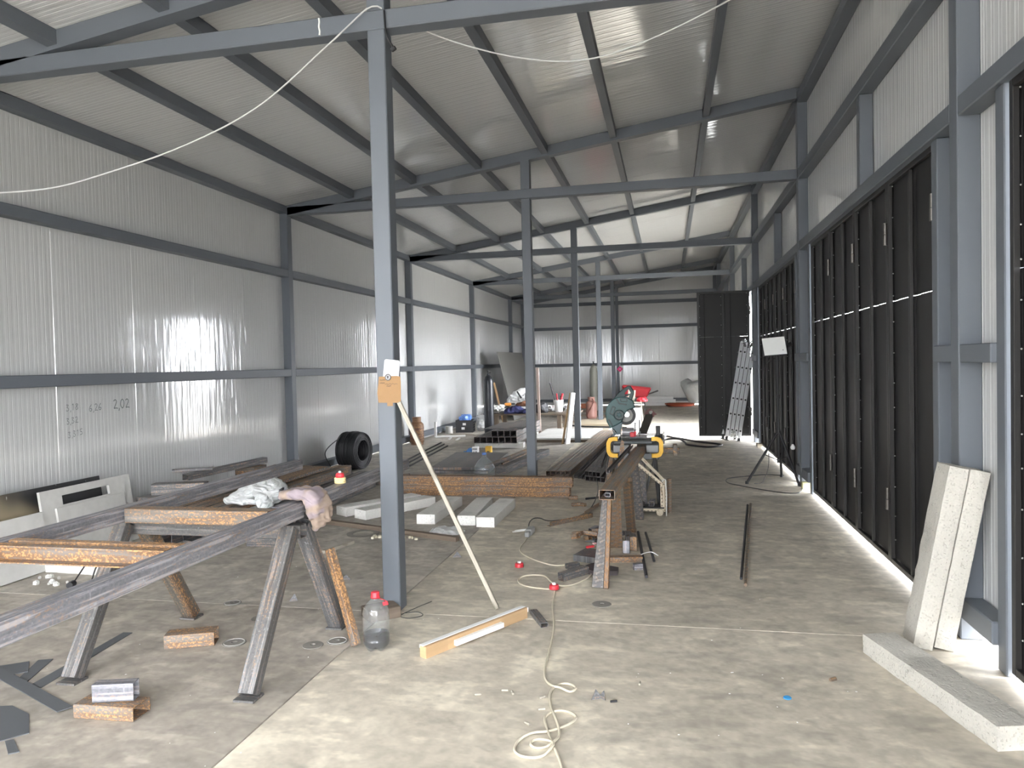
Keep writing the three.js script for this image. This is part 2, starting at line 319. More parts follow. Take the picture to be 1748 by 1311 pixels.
// ---------------------------------------------------------------- folding steel doors
// leaf in the plane x = 0 facing -X, hinged at z = 0 and running to z = -w
function corrugated(w, h, y0) { // sheet with trapezoid ribs standing towards -X
  const P = [], U = [], pr = [], n = 2, s = w / n; for (let i = 0; i < n; i++) { const z = -i * s; pr.push([0, z], [0, z - s * 0.70], [0.010, z - s * 0.74], [0.010, z - s * 0.93], [0, z - s * 0.97]); } pr.push([0, -w]);
  for (let i = 0; i < pr.length - 1; i++) { const [xa, za] = pr[i], [xb, zb] = pr[i + 1]; const A = [xa, y0, za], B = [xb, y0, zb], D = [xb, y0 + h, zb], E = [xa, y0 + h, za]; for (const p of [A, D, B, A, E, D]) { P.push(...p); U.push(p[2], p[1]); } }
  return finish(P, null, U);
}
const DW = 1.001, DB = 0.03, DT = 2.897;
const leafGeo = {
  lower: corrugated(DW, 2.0 - DB - 0.02, DB + 0.02).translate(0.031, 0, 0), upper: corrugated(DW, DT - 2.002 - 0.01, 2.002).translate(0.033, 0, 0),
  stile: bx(0, 0.03, DB, DT, -0.04, 0, 0.003), rail: bx(0, 0.03, 0, 0.04, -DW + 0.04, -0.04, 0.003), mid: bx(0.002, 0.028, DB + 0.04, DT - 0.04, -DW / 2 - 0.015, -DW / 2 + 0.015, 0.003),
  rivets: merge([...Array(14)].flatMap((_, i) => [-0.055, -DW / 2 - 0.04, -DW + 0.05].map((z, k) => at(new THREE.SphereGeometry(0.0055, 6, 4), 0.028, 0.22 + i * 0.2 + 0.03 * Math.sin(i * 5 + k * 3), z)))),
  hinge: merge([at(cyl(0.013, 0.085, 10), -0.012, 0.045, 0), at(cyl(0.0145, 0.075, 10), -0.012, -0.04, 0), at(cbox(0.012, 0.06, 0.03, 0.003), -0.004, 0.05, -0.018)]),
};
function makeLeaf(parent) {
  const leaf = new THREE.Group(); const c = partNames.get(parent) ?? {}; partNames.set(parent, c); const k = c.leaf = (c.leaf ?? -1) + 1; leaf.name = k ? 'leaf_' + String(k).padStart(3, '0') : 'leaf'; parent.add(leaf);
  part('stile', leafGeo.stile, M.doorFrame, leaf); part('stile', leafGeo.stile, M.doorFrame, leaf).position.z = -DW + 0.04; part('stile', leafGeo.mid, M.doorFrame, leaf);
  part('rail', leafGeo.rail, M.doorFrame, leaf).position.y = DB; part('rail', leafGeo.rail, M.doorFrame, leaf).position.y = DT - 0.04;
  part('sheet', leafGeo.lower, M.doorSheet, leaf); part('sheet', leafGeo.upper, M.doorSheet, leaf);
  part('rivets', leafGeo.rivets, M.rivet, leaf);
  for (const y of [0.51, 2.5]) part('hinge', leafGeo.hinge, M.hinge, leaf).position.set(0.0, y, 0.004);
  return leaf;
}
const doorLabels = ['near right steel door beside the leaning blocks', 'tall dark folding steel door in the second bay', 'tall dark folding steel door behind the floodlight stand', 'steel door with one leaf swung open into the hall by the ladder', 'closed dark steel door in the far bay'];
for (let k = 0; k < 5; k++) {
  const d = struct('door_' + (k + 1), null, null, doorLabels[k]); const z0 = F(k) - 0.512;
  if (k === 3) {
    const l = makeLeaf(d); l.position.set(XR + 0.0, 0.04, z0 - 0.02); l.rotation.y = Math.PI / 2 - 0.0; // opened inwards, square to the wall
    for (const i of [3]) makeLeaf(d).position.set(XR + 0.045, 0, z0 - i * 1.003);   // the farthest leaf is shut
  } else for (let i = 0; i < 4; i++) { const l = makeLeaf(d); l.position.set(XR + 0.045, 0, z0 - i * 1.003); }
}
// ---------------------------------------------------------------- materials of the things
const steelTex = (amount, seedN, base = [0.15, 0.147, 0.146], pale = 0) => tex(512, 256, (u, v) => {
  const s = oct(u, v * 5, 3, seedN, 4), s2 = oct(u * 1, v * 8, 6, seedN + 9, 4), f = 0.6 * N(128, seedN + 3)(u * 128, v * 64) + 0.4 * N(256, seedN + 4)(u * 256, v * 128), fl = N(128, seedN)(u * 128, v * 64);
  let c = base.map((x) => x * (1 + 0.35 * s2 + 0.25 * f));
  const r = sst(0.50 - amount, 1.15 - amount, 0.5 + 0.5 * s + 0.4 * s2 + 0.32 * f), hot = sst(-0.1, 0.5, f + s2 * 0.6);
  c = mix3(c, mix3([0.16, 0.092, 0.05], [0.43, 0.235, 0.10], hot), r);
  if (pale) c = mix3(c, [0.52, 0.52, 0.54], pale * sst(0.0, 0.6, s2 + 0.5 * s) + 0.4 * sst(0.72, 0.95, fl));
  return c;
}, [1.1, 0.45]);
M.rust = std({ map: steelTex(0.58, 71, [0.21, 0.2, 0.19]), roughness: 0.72, metalness: 0.1 });
M.rustMid = std({ map: steelTex(0.36, 83, [0.19, 0.18, 0.165]), roughness: 0.62, metalness: 0.15 });
M.mill = std({ map: steelTex(-0.06, 97, [0.115, 0.115, 0.116], 0.15), roughness: 0.5, metalness: 0.25 });
M.millBrown = std({ map: steelTex(0.30, 99, [0.125, 0.115, 0.10]), roughness: 0.6, metalness: 0.15 });
M.scuffed = std({ map: steelTex(0.06, 103, [0.23, 0.23, 0.245], 0.7), roughness: 0.48, metalness: 0.25 });
M.legSteel = std({ map: steelTex(0.10, 109, [0.175, 0.17, 0.165], 0.38), roughness: 0.5, metalness: 0.25 });
M.tubeSteel = std({ map: steelTex(0.22, 113, [0.20, 0.185, 0.165]), roughness: 0.5, metalness: 0.2 });
M.legSteel.color = C(0.62, 0.62, 0.62); M.scuffed.color = C(0.8, 0.8, 0.82);
M.dark = std({ color: C(0.022, 0.022, 0.024), roughness: 0.55 });
M.blackPlastic = std({ color: C(0.014, 0.014, 0.016), roughness: 0.45 });
M.whiteBlock = std({ map: tex(512, 512, (u, v) => { const a = oct(u, v, 6, 131, 4), f = N(128, 5)(u * 128, v * 128), pit = sst(0.55, 0.9, N(64, 8)(u * 64, v * 64)), st = sst(0.25, 0.6, oct(u, v, 3, 141, 3)); const k = 1 + 0.07 * a + 0.05 * f - 0.3 * pit * sst(0, 0.3, a) - 0.16 * st; return [0.74 * k, 0.725 * k, 0.68 * k]; }, 0.8), roughness: 0.92, bumpMap: tex(512, 512, (u, v) => 0.5 + 0.25 * oct(u, v, 20, 151, 4) - 0.35 * sst(0.5, 0.9, N(64, 8)(u * 64, v * 64)), 0.5, false), bumpScale: 0.006 });
M.dustyBlock = M.whiteBlock.clone(); M.dustyBlock.color = C(0.62, 0.605, 0.57);
M.board = std({ map: tex(512, 256, (u, v) => { const k = 1 + 0.12 * oct(u, v, 4, 161, 4) + 0.05 * oct(u, v, 32, 3, 2); return [0.52 * k, 0.51 * k, 0.48 * k]; }, 1.2), roughness: 0.8 });
M.blackBoard = std({ map: tex(512, 256, (u, v) => { const st = sst(0.12, 0.5, oct(u, v, 3, 171, 3)), sp = N(256, 4)(u * 256, v * 128) > 0.88 ? 0.35 : 0; return mix3([0.02 + sp, 0.02 + sp, 0.021 + sp], [0.33, 0.27, 0.17], st * 0.85); }, 2.3), roughness: 0.6 });
M.wood = std({ map: tex(256, 512, (u, v) => { const k = 1 + 0.18 * oct(u * 0.3, v * 4, 6, 181, 4) + 0.1 * oct(u, v, 16, 7, 3), d = sst(0.2, 0.6, oct(u, v, 8, 187, 3)); return mix3([0.37 * k, 0.34 * k, 0.28 * k], [0.17, 0.15, 0.115], d * 0.6); }, [1.0, 0.2]), roughness: 0.8 });
M.woodDark = std({ map: tex(256, 256, (u, v) => { const k = 1 + 0.3 * oct(u * 0.3, v * 4, 6, 191, 4); return [0.15 * k, 0.115 * k, 0.085 * k]; }, 0.6), roughness: 0.8 });
M.plywood = std({ map: tex(256, 256, (u, v) => { const k = 1 + 0.2 * oct(u * 0.4, v * 3, 6, 195, 4); return [0.44 * k, 0.29 * k, 0.155 * k]; }, 0.8), roughness: 0.8 });
M.woven = std({ map: tex(256, 256, (u, v) => { const k = 1 + 0.06 * Math.sin(u * 400) * Math.sin(v * 400) + 0.1 * oct(u, v, 6, 201, 3); return [0.62 * k, 0.63 * k, 0.62 * k]; }, 0.5), roughness: 0.75, bumpMap: tex(256, 256, (u, v) => 0.5 + 0.5 * oct(u + 0.1 * oct(u, v, 4, 5, 2), v * 3, 5, 205, 4, 0.6), 0.45, false), bumpScale: 0.03 });
M.glove = std({ map: tex(256, 256, (u, v) => { const k = 1 + 0.16 * oct(u, v, 8, 211, 4), b = sst(0.1, 0.5, oct(u, v, 3, 215, 2)); return mix3([0.27 * k, 0.205 * k, 0.16 * k], [0.25 * k, 0.215 * k, 0.27 * k], b * 0.6); }, 0.25), roughness: 0.95 });
M.red = std({ color: C(0.62, 0.035, 0.05), roughness: 0.35 });
M.yellow = std({ color: C(0.80, 0.46, 0.04), roughness: 0.5 });
M.white = std({ color: C(0.75, 0.75, 0.73), roughness: 0.5 });
M.cardboard = std({ map: tex(256, 256, (u, v) => { const k = 1 + 0.07 * oct(u, v, 6, 221, 4); return [0.29 * k, 0.172 * k, 0.082 * k]; }, 0.2), roughness: 0.9 });
M.cable = std({ color: C(0.53, 0.48, 0.37), roughness: 0.6 });
M.darkCable = std({ color: C(0.045, 0.044, 0.042), roughness: 0.5 });
M.disc = std({ color: C(0.24, 0.225, 0.20), roughness: 0.7, metalness: 0.2 });
M.alu = std({ color: C(0.72, 0.73, 0.75), roughness: 0.35, metalness: 0.55 });
M.chrome = std({ color: C(0.6, 0.6, 0.6), roughness: 0.25, metalness: 0.9 });

// ---------------------------------------------------------------- the steel frame on its trestle
{
  const t = thing('rail_framework', 'long welded frame of scuffed grey steel tubes resting on a trestle', 'steel frame', [-2.5, 0.77, -3.2]);
  wp(t, 'rail', tubeAB([-2.04, 0.81, -3.74], [-2.04, 0.81, -0.75], 0.08, 0.08), M.scuffed);
  wp(t, 'rail', tubeAB([-2.095, 0.812, -5.6], [-2.095, 0.812, -3.62], 0.075, 0.078), M.scuffed);
  wp(t, 'rail', tubeAB([-3.01, 0.81, -5.56], [-3.01, 0.81, -0.75], 0.08, 0.08), M.scuffed);
  wp(t, 'cross_member', tubeAB([-2.955, 0.81, -3.555], [-2.085, 0.81, -3.555], 0.1, 0.079), M.rustMid, 'rusty cross tube');
  wp(t, 'cross_member', channelAB([-2.965, 0.81, -2.79], [-2.085, 0.81, -2.79]), M.rust, 'orange rusty cross channel');
  const h = thing('trestle', 'steel trestle with splayed tube legs under the long grey frame', 'trestle', [-2.54, 0, -3.68]);
  wp(h, 'bar', tubeAB([-3.1, 0.707, -3.7], [-1.985, 0.707, -3.7], 0.075, 0.075), M.legSteel);
  for (const [x, z0, z1, m] of [[-2.03, -3.63, -3.19, M.legSteel], [-2.03, -3.77, -4.17, M.mill], [-3.065, -3.63, -3.22, M.legSteel], [-3.065, -3.77, -4.2, M.millBrown]]) wp(h, 'leg', tubeAB([x, 0.02, z1], [x, 0.735, z0], 0.085, 0.075), m);
  for (const [x, z1] of [[-2.03, -3.19], [-2.03, -4.17], [-3.065, -3.22], [-3.065, -4.2]]) wp(h, 'foot_plate', bx(x - 0.055, x + 0.055, 0, 0.012, z1 - 0.05, z1 + 0.05, 0.002), M.legSteel);
}
function channelAB(a, b) { const g = channelGeo(0.079, 0.05, dist(a, b), 0.006); return merge([between(g, a, b, Math.PI).translate(0, 0, 0.05), barAB([a[0], a[1] - 0.005, a[2] + 0.052], [b[0], b[1] - 0.005, b[2] + 0.052], 0.006, 0.014), tubeAB([a[0], a[1], a[2] - 0.02], [b[0], b[1], b[2] - 0.02], 0.05, 0.078)]); }
one('steel_bar', barAB([-1.765, 0.022, -3.86], [-1.955, 0.545, -3.95], 0.045, 0.045, 0.004), M.rust, 'short orange rusty bar leaning on a dark trestle leg', 'steel bar');
{ // work glove draped over the rail end
  const d = (x, y, z) => {
    let r = 1; const pal = Math.max(Math.abs(z + 3.80) - 0.052, 0);
    const arch = (x0, y0, x1, y1) => capD(x, y, z > -3.80 ? -3.80 + pal : -3.80 - pal, [x0, y0, -3.80], [x1, y1, -3.80], 0.026);
    r = smin(arch(-2.13, 0.893, -2.04, 0.898), smin(arch(-2.04, 0.898, -1.975, 0.898), arch(-1.975, 0.898, -1.94, 0.878), 0.02), 0.02);
    const tips = [[-1.905, 0.775], [-1.90, 0.755], [-1.915, 0.735], [-1.935, 0.72]];
    [-3.85, -3.817, -3.783, -3.75].forEach((zz, i) => { const [tx, ty] = tips[i], kx = -1.912 - i * 0.008, ky = 0.835 - i * 0.006; r = smin(r, Math.min(capD(x, y, z, [-1.945, 0.876, zz], [kx, ky, zz], 0.028, 0.027), capD(x, y, z, [kx, ky, zz], [tx, ty, zz], 0.027, 0.022)), 0.018); });
    r = smin(r, Math.min(capD(x, y, z, [-2.01, 0.885, -3.765], [-1.955, 0.83, -3.727], 0.019, 0.017), capD(x, y, z, [-1.965, 0.83, -3.727], [-1.953, 0.775, -3.724], 0.017, 0.014)), 0.012);
    return r - 0.005 * n3(x * 50, y * 50, z * 50) + 0.0025 * Math.sin(150 * (y + 0.6 * x) + 3 * n3(x * 30, y * 30, z * 30));
  };
  one('work_glove', sdf(d, -2.01, 0.81, -3.79, 0.15, 84), M.glove, 'dusty mauve and tan work glove draped over the end of a grey steel rail', 'glove');
}
{ // small spool standing on the rail
  const t = thing('twine_spool', 'small spool with red top and yellow twine base standing on a grey rail', 'spool', [-2.1, 0.851, -4.42]);
  part('twine', merge([0, 1, 2].map((i) => new THREE.TorusGeometry(0.03, 0.008, 8, 24).rotateX(Math.PI / 2).translate(0, 0.008 + i * 0.012, 0)).concat([cyl(0.03, 0.03).translate(0, 0.016, 0)])), std({ color: C(0.70, 0.58, 0.30), roughness: 0.9 }), t);
  part('cap', lathe([[0, 0.034], [0.029, 0.034], [0.028, 0.06], [0.021, 0.068], [0, 0.068]]), M.red, t);
  part('knob', lathe([[0, 0.067], [0.009, 0.067], [0.01, 0.078], [0, 0.082]]), M.white, t);
}
// ---------------------------------------------------------------- boards leaning on the wall behind the frame
const leanBoard = (x0, y0, x1, y1, za, zb, th, holes) => { // a board whose section leans from (x0, y0) at the floor to (x1, y1); outline in (along z, up the slope)
  const L = Math.hypot(x1 - x0, y1 - y0), w = za - zb, g = extrude([[0, 0], [w, 0], [w, L], [0, L]], th, holes ?? []);
  const up = V(x1 - x0, y1 - y0, 0).normalize(), al = V(0, 0, -1), n = al.clone().cross(up);
  const m = new THREE.Matrix4().makeBasis(al, up, n); m.setPosition(x0, y0, za); g.translate(0, 0, th / 2);
  const p = g.attributes.position, uv = g.attributes.uv; for (let i = 0; i < p.count; i++) uv.setXY(i, p.getX(i), p.getY(i));
  return g.applyMatrix4(m);
};
one('black_board', leanBoard(-5.09, 0.005, -5.19, 0.655, -3.4, -5.84, 0.012), M.blackBoard, 'long black board with a cream stain leaning behind the pale cut-out board', 'board');
one('cutout_board', leanBoard(-5.03, 0.005, -5.12, 0.628, -5.09, -6.12, 0.025, [[[0.22, 0.485], [0.76, 0.485], [0.76, 0.565], [0.22, 0.565]]]), M.board, 'pale stone-grey board with a rectangular slot cut out of it', 'board');
one('narrow_board', leanBoard(-4.985, 0.005, -5.055, 0.475, -5.2, -5.98, 0.02), M.board, 'narrow pale board leaning against the cut-out board', 'board');
one('grey_board', leanBoard(-5.0, 0.005, -5.07, 0.475, -3.5, -5.06, 0.03), M.board, 'plain grey board leaning at the front of the black board', 'board');
// rough block with chipped edges: width along X, height Y, length Z
function roughBlock(w, h, l, s, chip = 0.006) {
  const nx = 5, ny = 4, nz = Math.max(8, Math.round(l / 0.035)), P = [], U = [];
  const f = (i, j, k) => {
    const a = [(i / nx - 0.5), (j / ny - 0.5), (k / nz - 0.5)], x = a[0] * w, y = a[1] * h, z = a[2] * l;
    const e = [Math.abs(a[0]) > 0.49, Math.abs(a[1]) > 0.49, Math.abs(a[2]) > 0.49].filter(Boolean).length;
    const n1 = n3(x * 40 + s, y * 40, z * 28 + s * 3, 11), n2 = n3(x * 25, y * 25 + s, z * 70, 17); const k2 = 1 - (e > 1 ? chip * (0.5 + 1.3 * Math.max(0, n1)) * 14 / 1 * 0.1 / Math.max(w, h) : 0);
    return [x * k2 + 0.4 * chip * n2 * (Math.abs(a[0]) > 0.49 ? 1 : 0), y * k2 + 0.3 * chip * n1 * (Math.abs(a[1]) > 0.49 && a[1] > 0 ? 1 : 0), z + (Math.abs(a[2]) > 0.49 ? 0.5 * chip * n2 : 0)];
  };
  const q = (p, uvf) => { for (const i of [0, 1, 2, 0, 2, 3]) { P.push(...p[i]); U.push(...uvf(p[i])); } };
  for (let k = 0; k < nz; k++) {
    for (let i = 0; i < nx; i++) { q([f(i, ny, k + 1), f(i + 1, ny, k + 1), f(i + 1, ny, k), f(i, ny, k)], (p) => [p[2] + s, p[0]]); q([f(i, 0, k), f(i + 1, 0, k), f(i + 1, 0, k + 1), f(i, 0, k + 1)], (p) => [p[2] + s, p[0]]); }
    for (let j = 0; j < ny; j++) { q([f(nx, j, k + 1), f(nx, j, k), f(nx, j + 1, k), f(nx, j + 1, k + 1)], (p) => [p[2] + s, p[1] + 0.4]); q([f(0, j, k), f(0, j, k + 1), f(0, j + 1, k + 1), f(0, j + 1, k)], (p) => [p[2] + s, p[1] + 0.7]); }
  }
  for (let i = 0; i < nx; i++) for (let j = 0; j < ny; j++) { q([f(i, j, nz), f(i + 1, j, nz), f(i + 1, j + 1, nz), f(i, j + 1, nz)], (p) => [p[0] + s, p[1]]); q([f(i + 1, j, 0), f(i, j, 0), f(i, j + 1, 0), f(i + 1, j + 1, 0)], (p) => [p[0] + s, p[1]]); }
  const g = mergeVertices(finish(P, P.map(() => 0), U), 1e-5); const g2 = g.toNonIndexed(); g2.deleteAttribute('normal'); g2.computeVertexNormals(); return g2;
}
const block = (label, p, ry, w = 0.2, h = 0.09, l = 1.0, s = rr(0, 9), mat = M.whiteBlock) => { const m = one('white_block', roughBlock(w, h, l, s), mat, label, 'block'); m.position.set(p[0], (p[1] ?? 0) + h / 2, p[2]); m.rotation.y = ry; return m; };
block('white block lying on the floor below the orange cross channel', [-4.67, 0, -5.06], Math.PI / 2 - 0.06, 0.16, 0.09, 0.6);
{ // cable with a plug by the white block
  const t = thing('loose_cable', 'thin dark cable with a round plug lying over a white block', 'cable', [-4.45, 0, -4.75]);
  wp(t, 'lead', wire([[-4.42, 0.02, -4.68], [-4.5, 0.105, -4.9], [-4.56, 0.125, -5.0], [-4.5, 0.12, -5.06], [-4.44, 0.115, -4.98], [-4.42, 0.07, -4.91], [-4.4, 0.006, -4.85]], 0.006, 60), M.darkCable);
  wp(t, 'plug', rod([-4.40, 0.025, -4.63], [-4.42, 0.025, -4.69], 0.024, 14), M.blackPlastic);
}
{ // crumbs of white block
  const g = []; for (let i = 0; i < 9; i++) g.push(at(new THREE.DodecahedronGeometry(rr(0.008, 0.026), 0), -4.72 + rr(-0.2, 0.2), 0.01, -4.75 + rr(-0.12, 0.08), rr(0, 3), rr(0, 3), 0));
  const m = one('crumbs', merge(g), M.whiteBlock, 'white crumbs scattered by the block below the frame', 'crumbs'); m.userData.kind = 'stuff';
}
// ---------------------------------------------------------------- pile of steel by the wall behind the frame
{
  const grp = 'dark channels in the pile by the wall';
  for (let l = 0; l < 3; l++) for (let i = 0; i < 4 - (l === 2 ? 1 : 0); i++) {
    const x = -4.62 + i * 0.235 + l * 0.02, y = 0.055 + l * 0.112, z0 = -5.95 - 0.12 * i + 0.1 * l;
    one('steel_channel', between(merge([channelGeo(0.11, 0.1, 2.9, 0.008), channelGeo(0.11, 0.1, 2.9, 0.008).rotateZ(Math.PI).translate(0.21, 0, 0)]).translate(-0.1, 0, 0), [x, y, z0], [x - 0.05, y, z0 - 2.9]), l === 2 ? M.millBrown : M.mill, (i === 3 ? 'outermost' : ORD[i]) + ' dark rusty beam from the wall, ' + ['bottom', 'middle', 'top'][l] + ' layer of the pile under the sack', 'steel beam', grp);
  }
  const sheets = thing('sheet_stack', 'small stack of grey steel sheets on the beam pile behind the long rail', 'sheet stack', [-4.55, 0.342, -7.6]);
  for (let i = 0; i < 3; i++) wp(sheets, 'sheet', plateGeo([[-4.95 + i * 0.04, -7.0 - i * 0.06], [-4.2 + i * 0.03, -7.05], [-4.15, -8.5 + i * 0.05], [-4.95, -8.55]], 0.342 + i * 0.016, 0.012), i % 2 ? M.mill : M.millBrown);
  one('box_section', tubeAB([-4.95, 0.455, -6.28], [-4.47, 0.455, -6.42], 0.14, 0.115, 0.007, 0, 0.012), M.mill, 'short wide grey box section at the near end of the steel pile', 'steel tube');
  one('box_support', bx(-5.06, -4.82, 0.0, 0.395, -6.44, -6.16, 0.004), M.mill, 'dark steel box standing on the floor under the short wide box section', 'steel box');
  one('long_tube', tubeAB([-4.72, 0.55, -6.45], [-4.62, 0.55, -7.75], 0.075, 0.065, 0.005), M.mill, 'grey square tube lying on top of the steel pile with its far end open', 'steel tube');
  one('tube_rest', bx(-4.76, -4.52, 0.388, 0.517, -7.62, -7.36, 0.004), M.millBrown, 'brown offcut holding up the grey tube on the steel pile', 'steel offcut');
  one('flat_tube', tubeAB([-4.92, 0.6, -6.52], [-4.6, 0.6, -6.72], 0.06, 0.028, 0.003), M.mill, 'thin flat tube laid across the top of the grey square tube', 'steel tube');
}
{ // crumpled woven sack
  const d = (x, y, z) => {
    const u = x + 3.78, w = z + 6.28, v = y - 0.46; const rad = 0.13 + 0.045 * Math.sin((u + 0.2) * 9) * 0.6;
    let r = (Math.hypot(u / 0.235, v / rad, w / 0.17) - 1) * 0.125;
    r = smin(r, capD(x, y, z, [-3.92, 0.42, -6.2], [-4.07, 0.375, -6.16], 0.07, 0.025), 0.08);
    r = smin(r, capD(x, y, z, [-3.65, 0.40, -6.12], [-3.62, 0.36, -6.05], 0.07, 0.05), 0.05);
    const fold = Math.sin(40 * (v + 0.5 * u) + 5 * n3(x * 12, y * 12, z * 12)) * 0.016 + 0.022 * n3(x * 30, y * 30, z * 30, 23);
    return Math.max(r + fold, 0.342 - y);
  };
  one('white_sack', sdf(d, -3.84, 0.46, -6.2, 0.30, 96), M.woven, 'crumpled white woven sack lying on the dark steel beams', 'sack');
  one('steel_scrap_box', bx(-3.78, -3.48, 0, 0.340, -6.42, -5.98, 0.004), M.mill, 'dark steel plate box on the floor directly below the white sack', 'steel box');
}
one('brown_plates', merge([plateGeo([[-4.35, -9.3], [-3.75, -9.32], [-3.85, -10.0], [-4.4, -9.9]], 0.0, 0.05), plateGeo([[-3.70, -9.2], [-3.60, -9.22], [-3.70, -10.1], [-3.79, -10.08]], 0.0, 0.045)]), M.millBrown, 'flat brown steel plates on the floor at the far end of the pile', 'steel plate');
// ---------------------------------------------------------------- sheet offcuts on the floor in the near corner
{
  const m = std({ color: C(0.085, 0.09, 0.095), roughness: 0.6 });
  const pl = [['dark grey sheet strip with a pointed end crossing the other strips', [[-3.62, -3.31], [-3.443, -3.231], [-2.816, -2.956], [-2.848, -2.895], [-3.267, -3.08], [-3.66, -3.25]], 0.008],
    ['dark grey sheet offcut with a square corner under the crossing strip', [[-3.75, -3.25], [-3.61, -3.33], [-3.513, -3.40], [-3.40, -3.28], [-3.5, -3.2]], 0.004],
    ['slanted dark grey sheet offcut tucked under the crossing strip', [[-3.484, -3.43], [-3.413, -3.458], [-3.30, -3.175], [-3.384, -3.206]], 0.0],
    ['long brownish sheet strip running past the foot of a trestle leg', [[-3.249, -3.15], [-3.314, -3.884], [-3.255, -3.89], [-3.165, -3.125]], 0.0],
    ['broad grey sheet offcut by the edge of the floor joint', [[-3.25, -2.9], [-3.136, -2.93], [-2.98, -2.87], [-2.822, -2.715], [-2.9, -2.62], [-3.2, -2.72]], 0.0],
    ['narrow grey sheet tab lying beside the broad offcut', [[-2.868, -2.635], [-2.843, -2.655], [-2.726, -2.57], [-2.756, -2.545]], 0.0]];
  for (const [label, pts, y] of pl) one('sheet_offcut', plateGeo(pts, y, 0.004), m, label, 'sheet offcut');
}
{ // short tube offcuts: dark open ends, rusty sides
  const off = (label, a, b, w, h, mat, roll = 0) => one('tube_offcut', tubeAB(a, b, w, h, 0.005, roll), mat, label, 'steel offcut');
  off('short rusty box tube lying between two trestle legs', [-2.89, 0.041, -3.73], [-2.635, 0.041, -3.83], 0.12, 0.08, M.rustMid);
  off('short rusty tube under a bright offcut near the sheet strips', [-2.735, 0.034, -2.93], [-2.425, 0.034, -2.94], 0.12, 0.066, M.rustMid);
  off('bright grey box offcut stacked on a short rusty tube', [-2.655, 0.112, -2.92], [-2.475, 0.112, -2.97], 0.065, 0.085, M.scuffed);
  one('wood_block', barAB([-1.91, 0.035, -4.32], [-1.75, 0.035, -4.46], 0.16, 0.07, 0.004), M.woodDark, 'dark wooden block at the foot of the nearest grey post', 'wood block');
}
// ---------------------------------------------------------------- around the nearest post
{ // papers held on the post by a magnet
  const t = thing('cardboard_note', 'brown cardboard sheet with pencil notes held on the nearest post', 'cardboard', [-1.76, 1.46, -4.497]);
  const sh = (pts, z, th) => { const g = extrude(pts, th); g.translate(0, 0, z); return g; };
  wp(t, 'sheet', sh([[-1.848, 1.368], [-1.696, 1.366], [-1.694, 1.50], [-1.697, 1.535], [-1.72, 1.54], [-1.842, 1.537], [-1.848, 1.48], [-1.856, 1.43]], -4.494, 0.004), M.cardboard);
  wp(t, 'tab', sh([[-1.79, 1.345], [-1.752, 1.345], [-1.752, 1.37], [-1.79, 1.37]], -4.4945, 0.003), M.cardboard);
  const pen = []; const line = (pts) => pen.push(wire(pts.map(([x, y]) => [x, y, -4.4915]), 0.0009, 24, false, 4)); let sx = -1.835;
  for (const [x0, y0, w] of [[-1.838, 1.515, 0.04], [-1.838, 1.495, 0.035], [-1.80, 1.488, 0.085], [-1.79, 1.475, 0.03]]) line([...Array(9)].map((_, i) => [x0 + w * i / 8, y0 + (i % 2 ? 0.004 : -0.003) * (0.4 + rnd())]));
  wp(t, 'pencil_notes', merge(pen), M.dark);
  const w = thing('white_card', 'white rounded card with faint writing tucked behind the cardboard on the post', 'card', [-1.757, 1.575, -4.4985]);
  const o = rrect(0.108, 0.14, 0.014, 4); const g = extrude(o, 0.0016); g.rotateZ(-0.12); part('card', g, std({ color: C(0.46, 0.46, 0.48), roughness: 0.7 }), w); const p2 = [];
  for (let k = 0; k < 3; k++) p2.push(wire([...Array(9)].map((_, i) => [-0.03 + 0.06 * i / 8 + k * 0.003, 0.045 - k * 0.017 + (i % 2 ? 0.003 : -0.003) * rnd(), 0.0012]), 0.0007, 20, false, 4)); part('writing', merge(p2), std({ color: C(0.25, 0.25, 0.3), roughness: 0.8 }), w);
  const m = thing('magnet', 'round metal magnet pinning the cardboard to the nearest post', 'magnet', [-1.778, 1.532, -4.4915]);
  part('ring', new THREE.TorusGeometry(0.0175, 0.004, 8, 24).translate(0, 0, 0.003), M.mill, m); part('face', cyl(0.016, 0.005, 20).rotateX(Math.PI / 2).translate(0, 0, 0.003), std({ color: C(0.3, 0.3, 0.3), roughness: 0.4 }), m); part('hub', merge([at(cbox(0.006, 0.018, 0.003, 0.001), 0, 0, 0.0065), at(cbox(0.015, 0.004, 0.003, 0.001), 0, 0.004, 0.0065)]), M.dark, m);
}
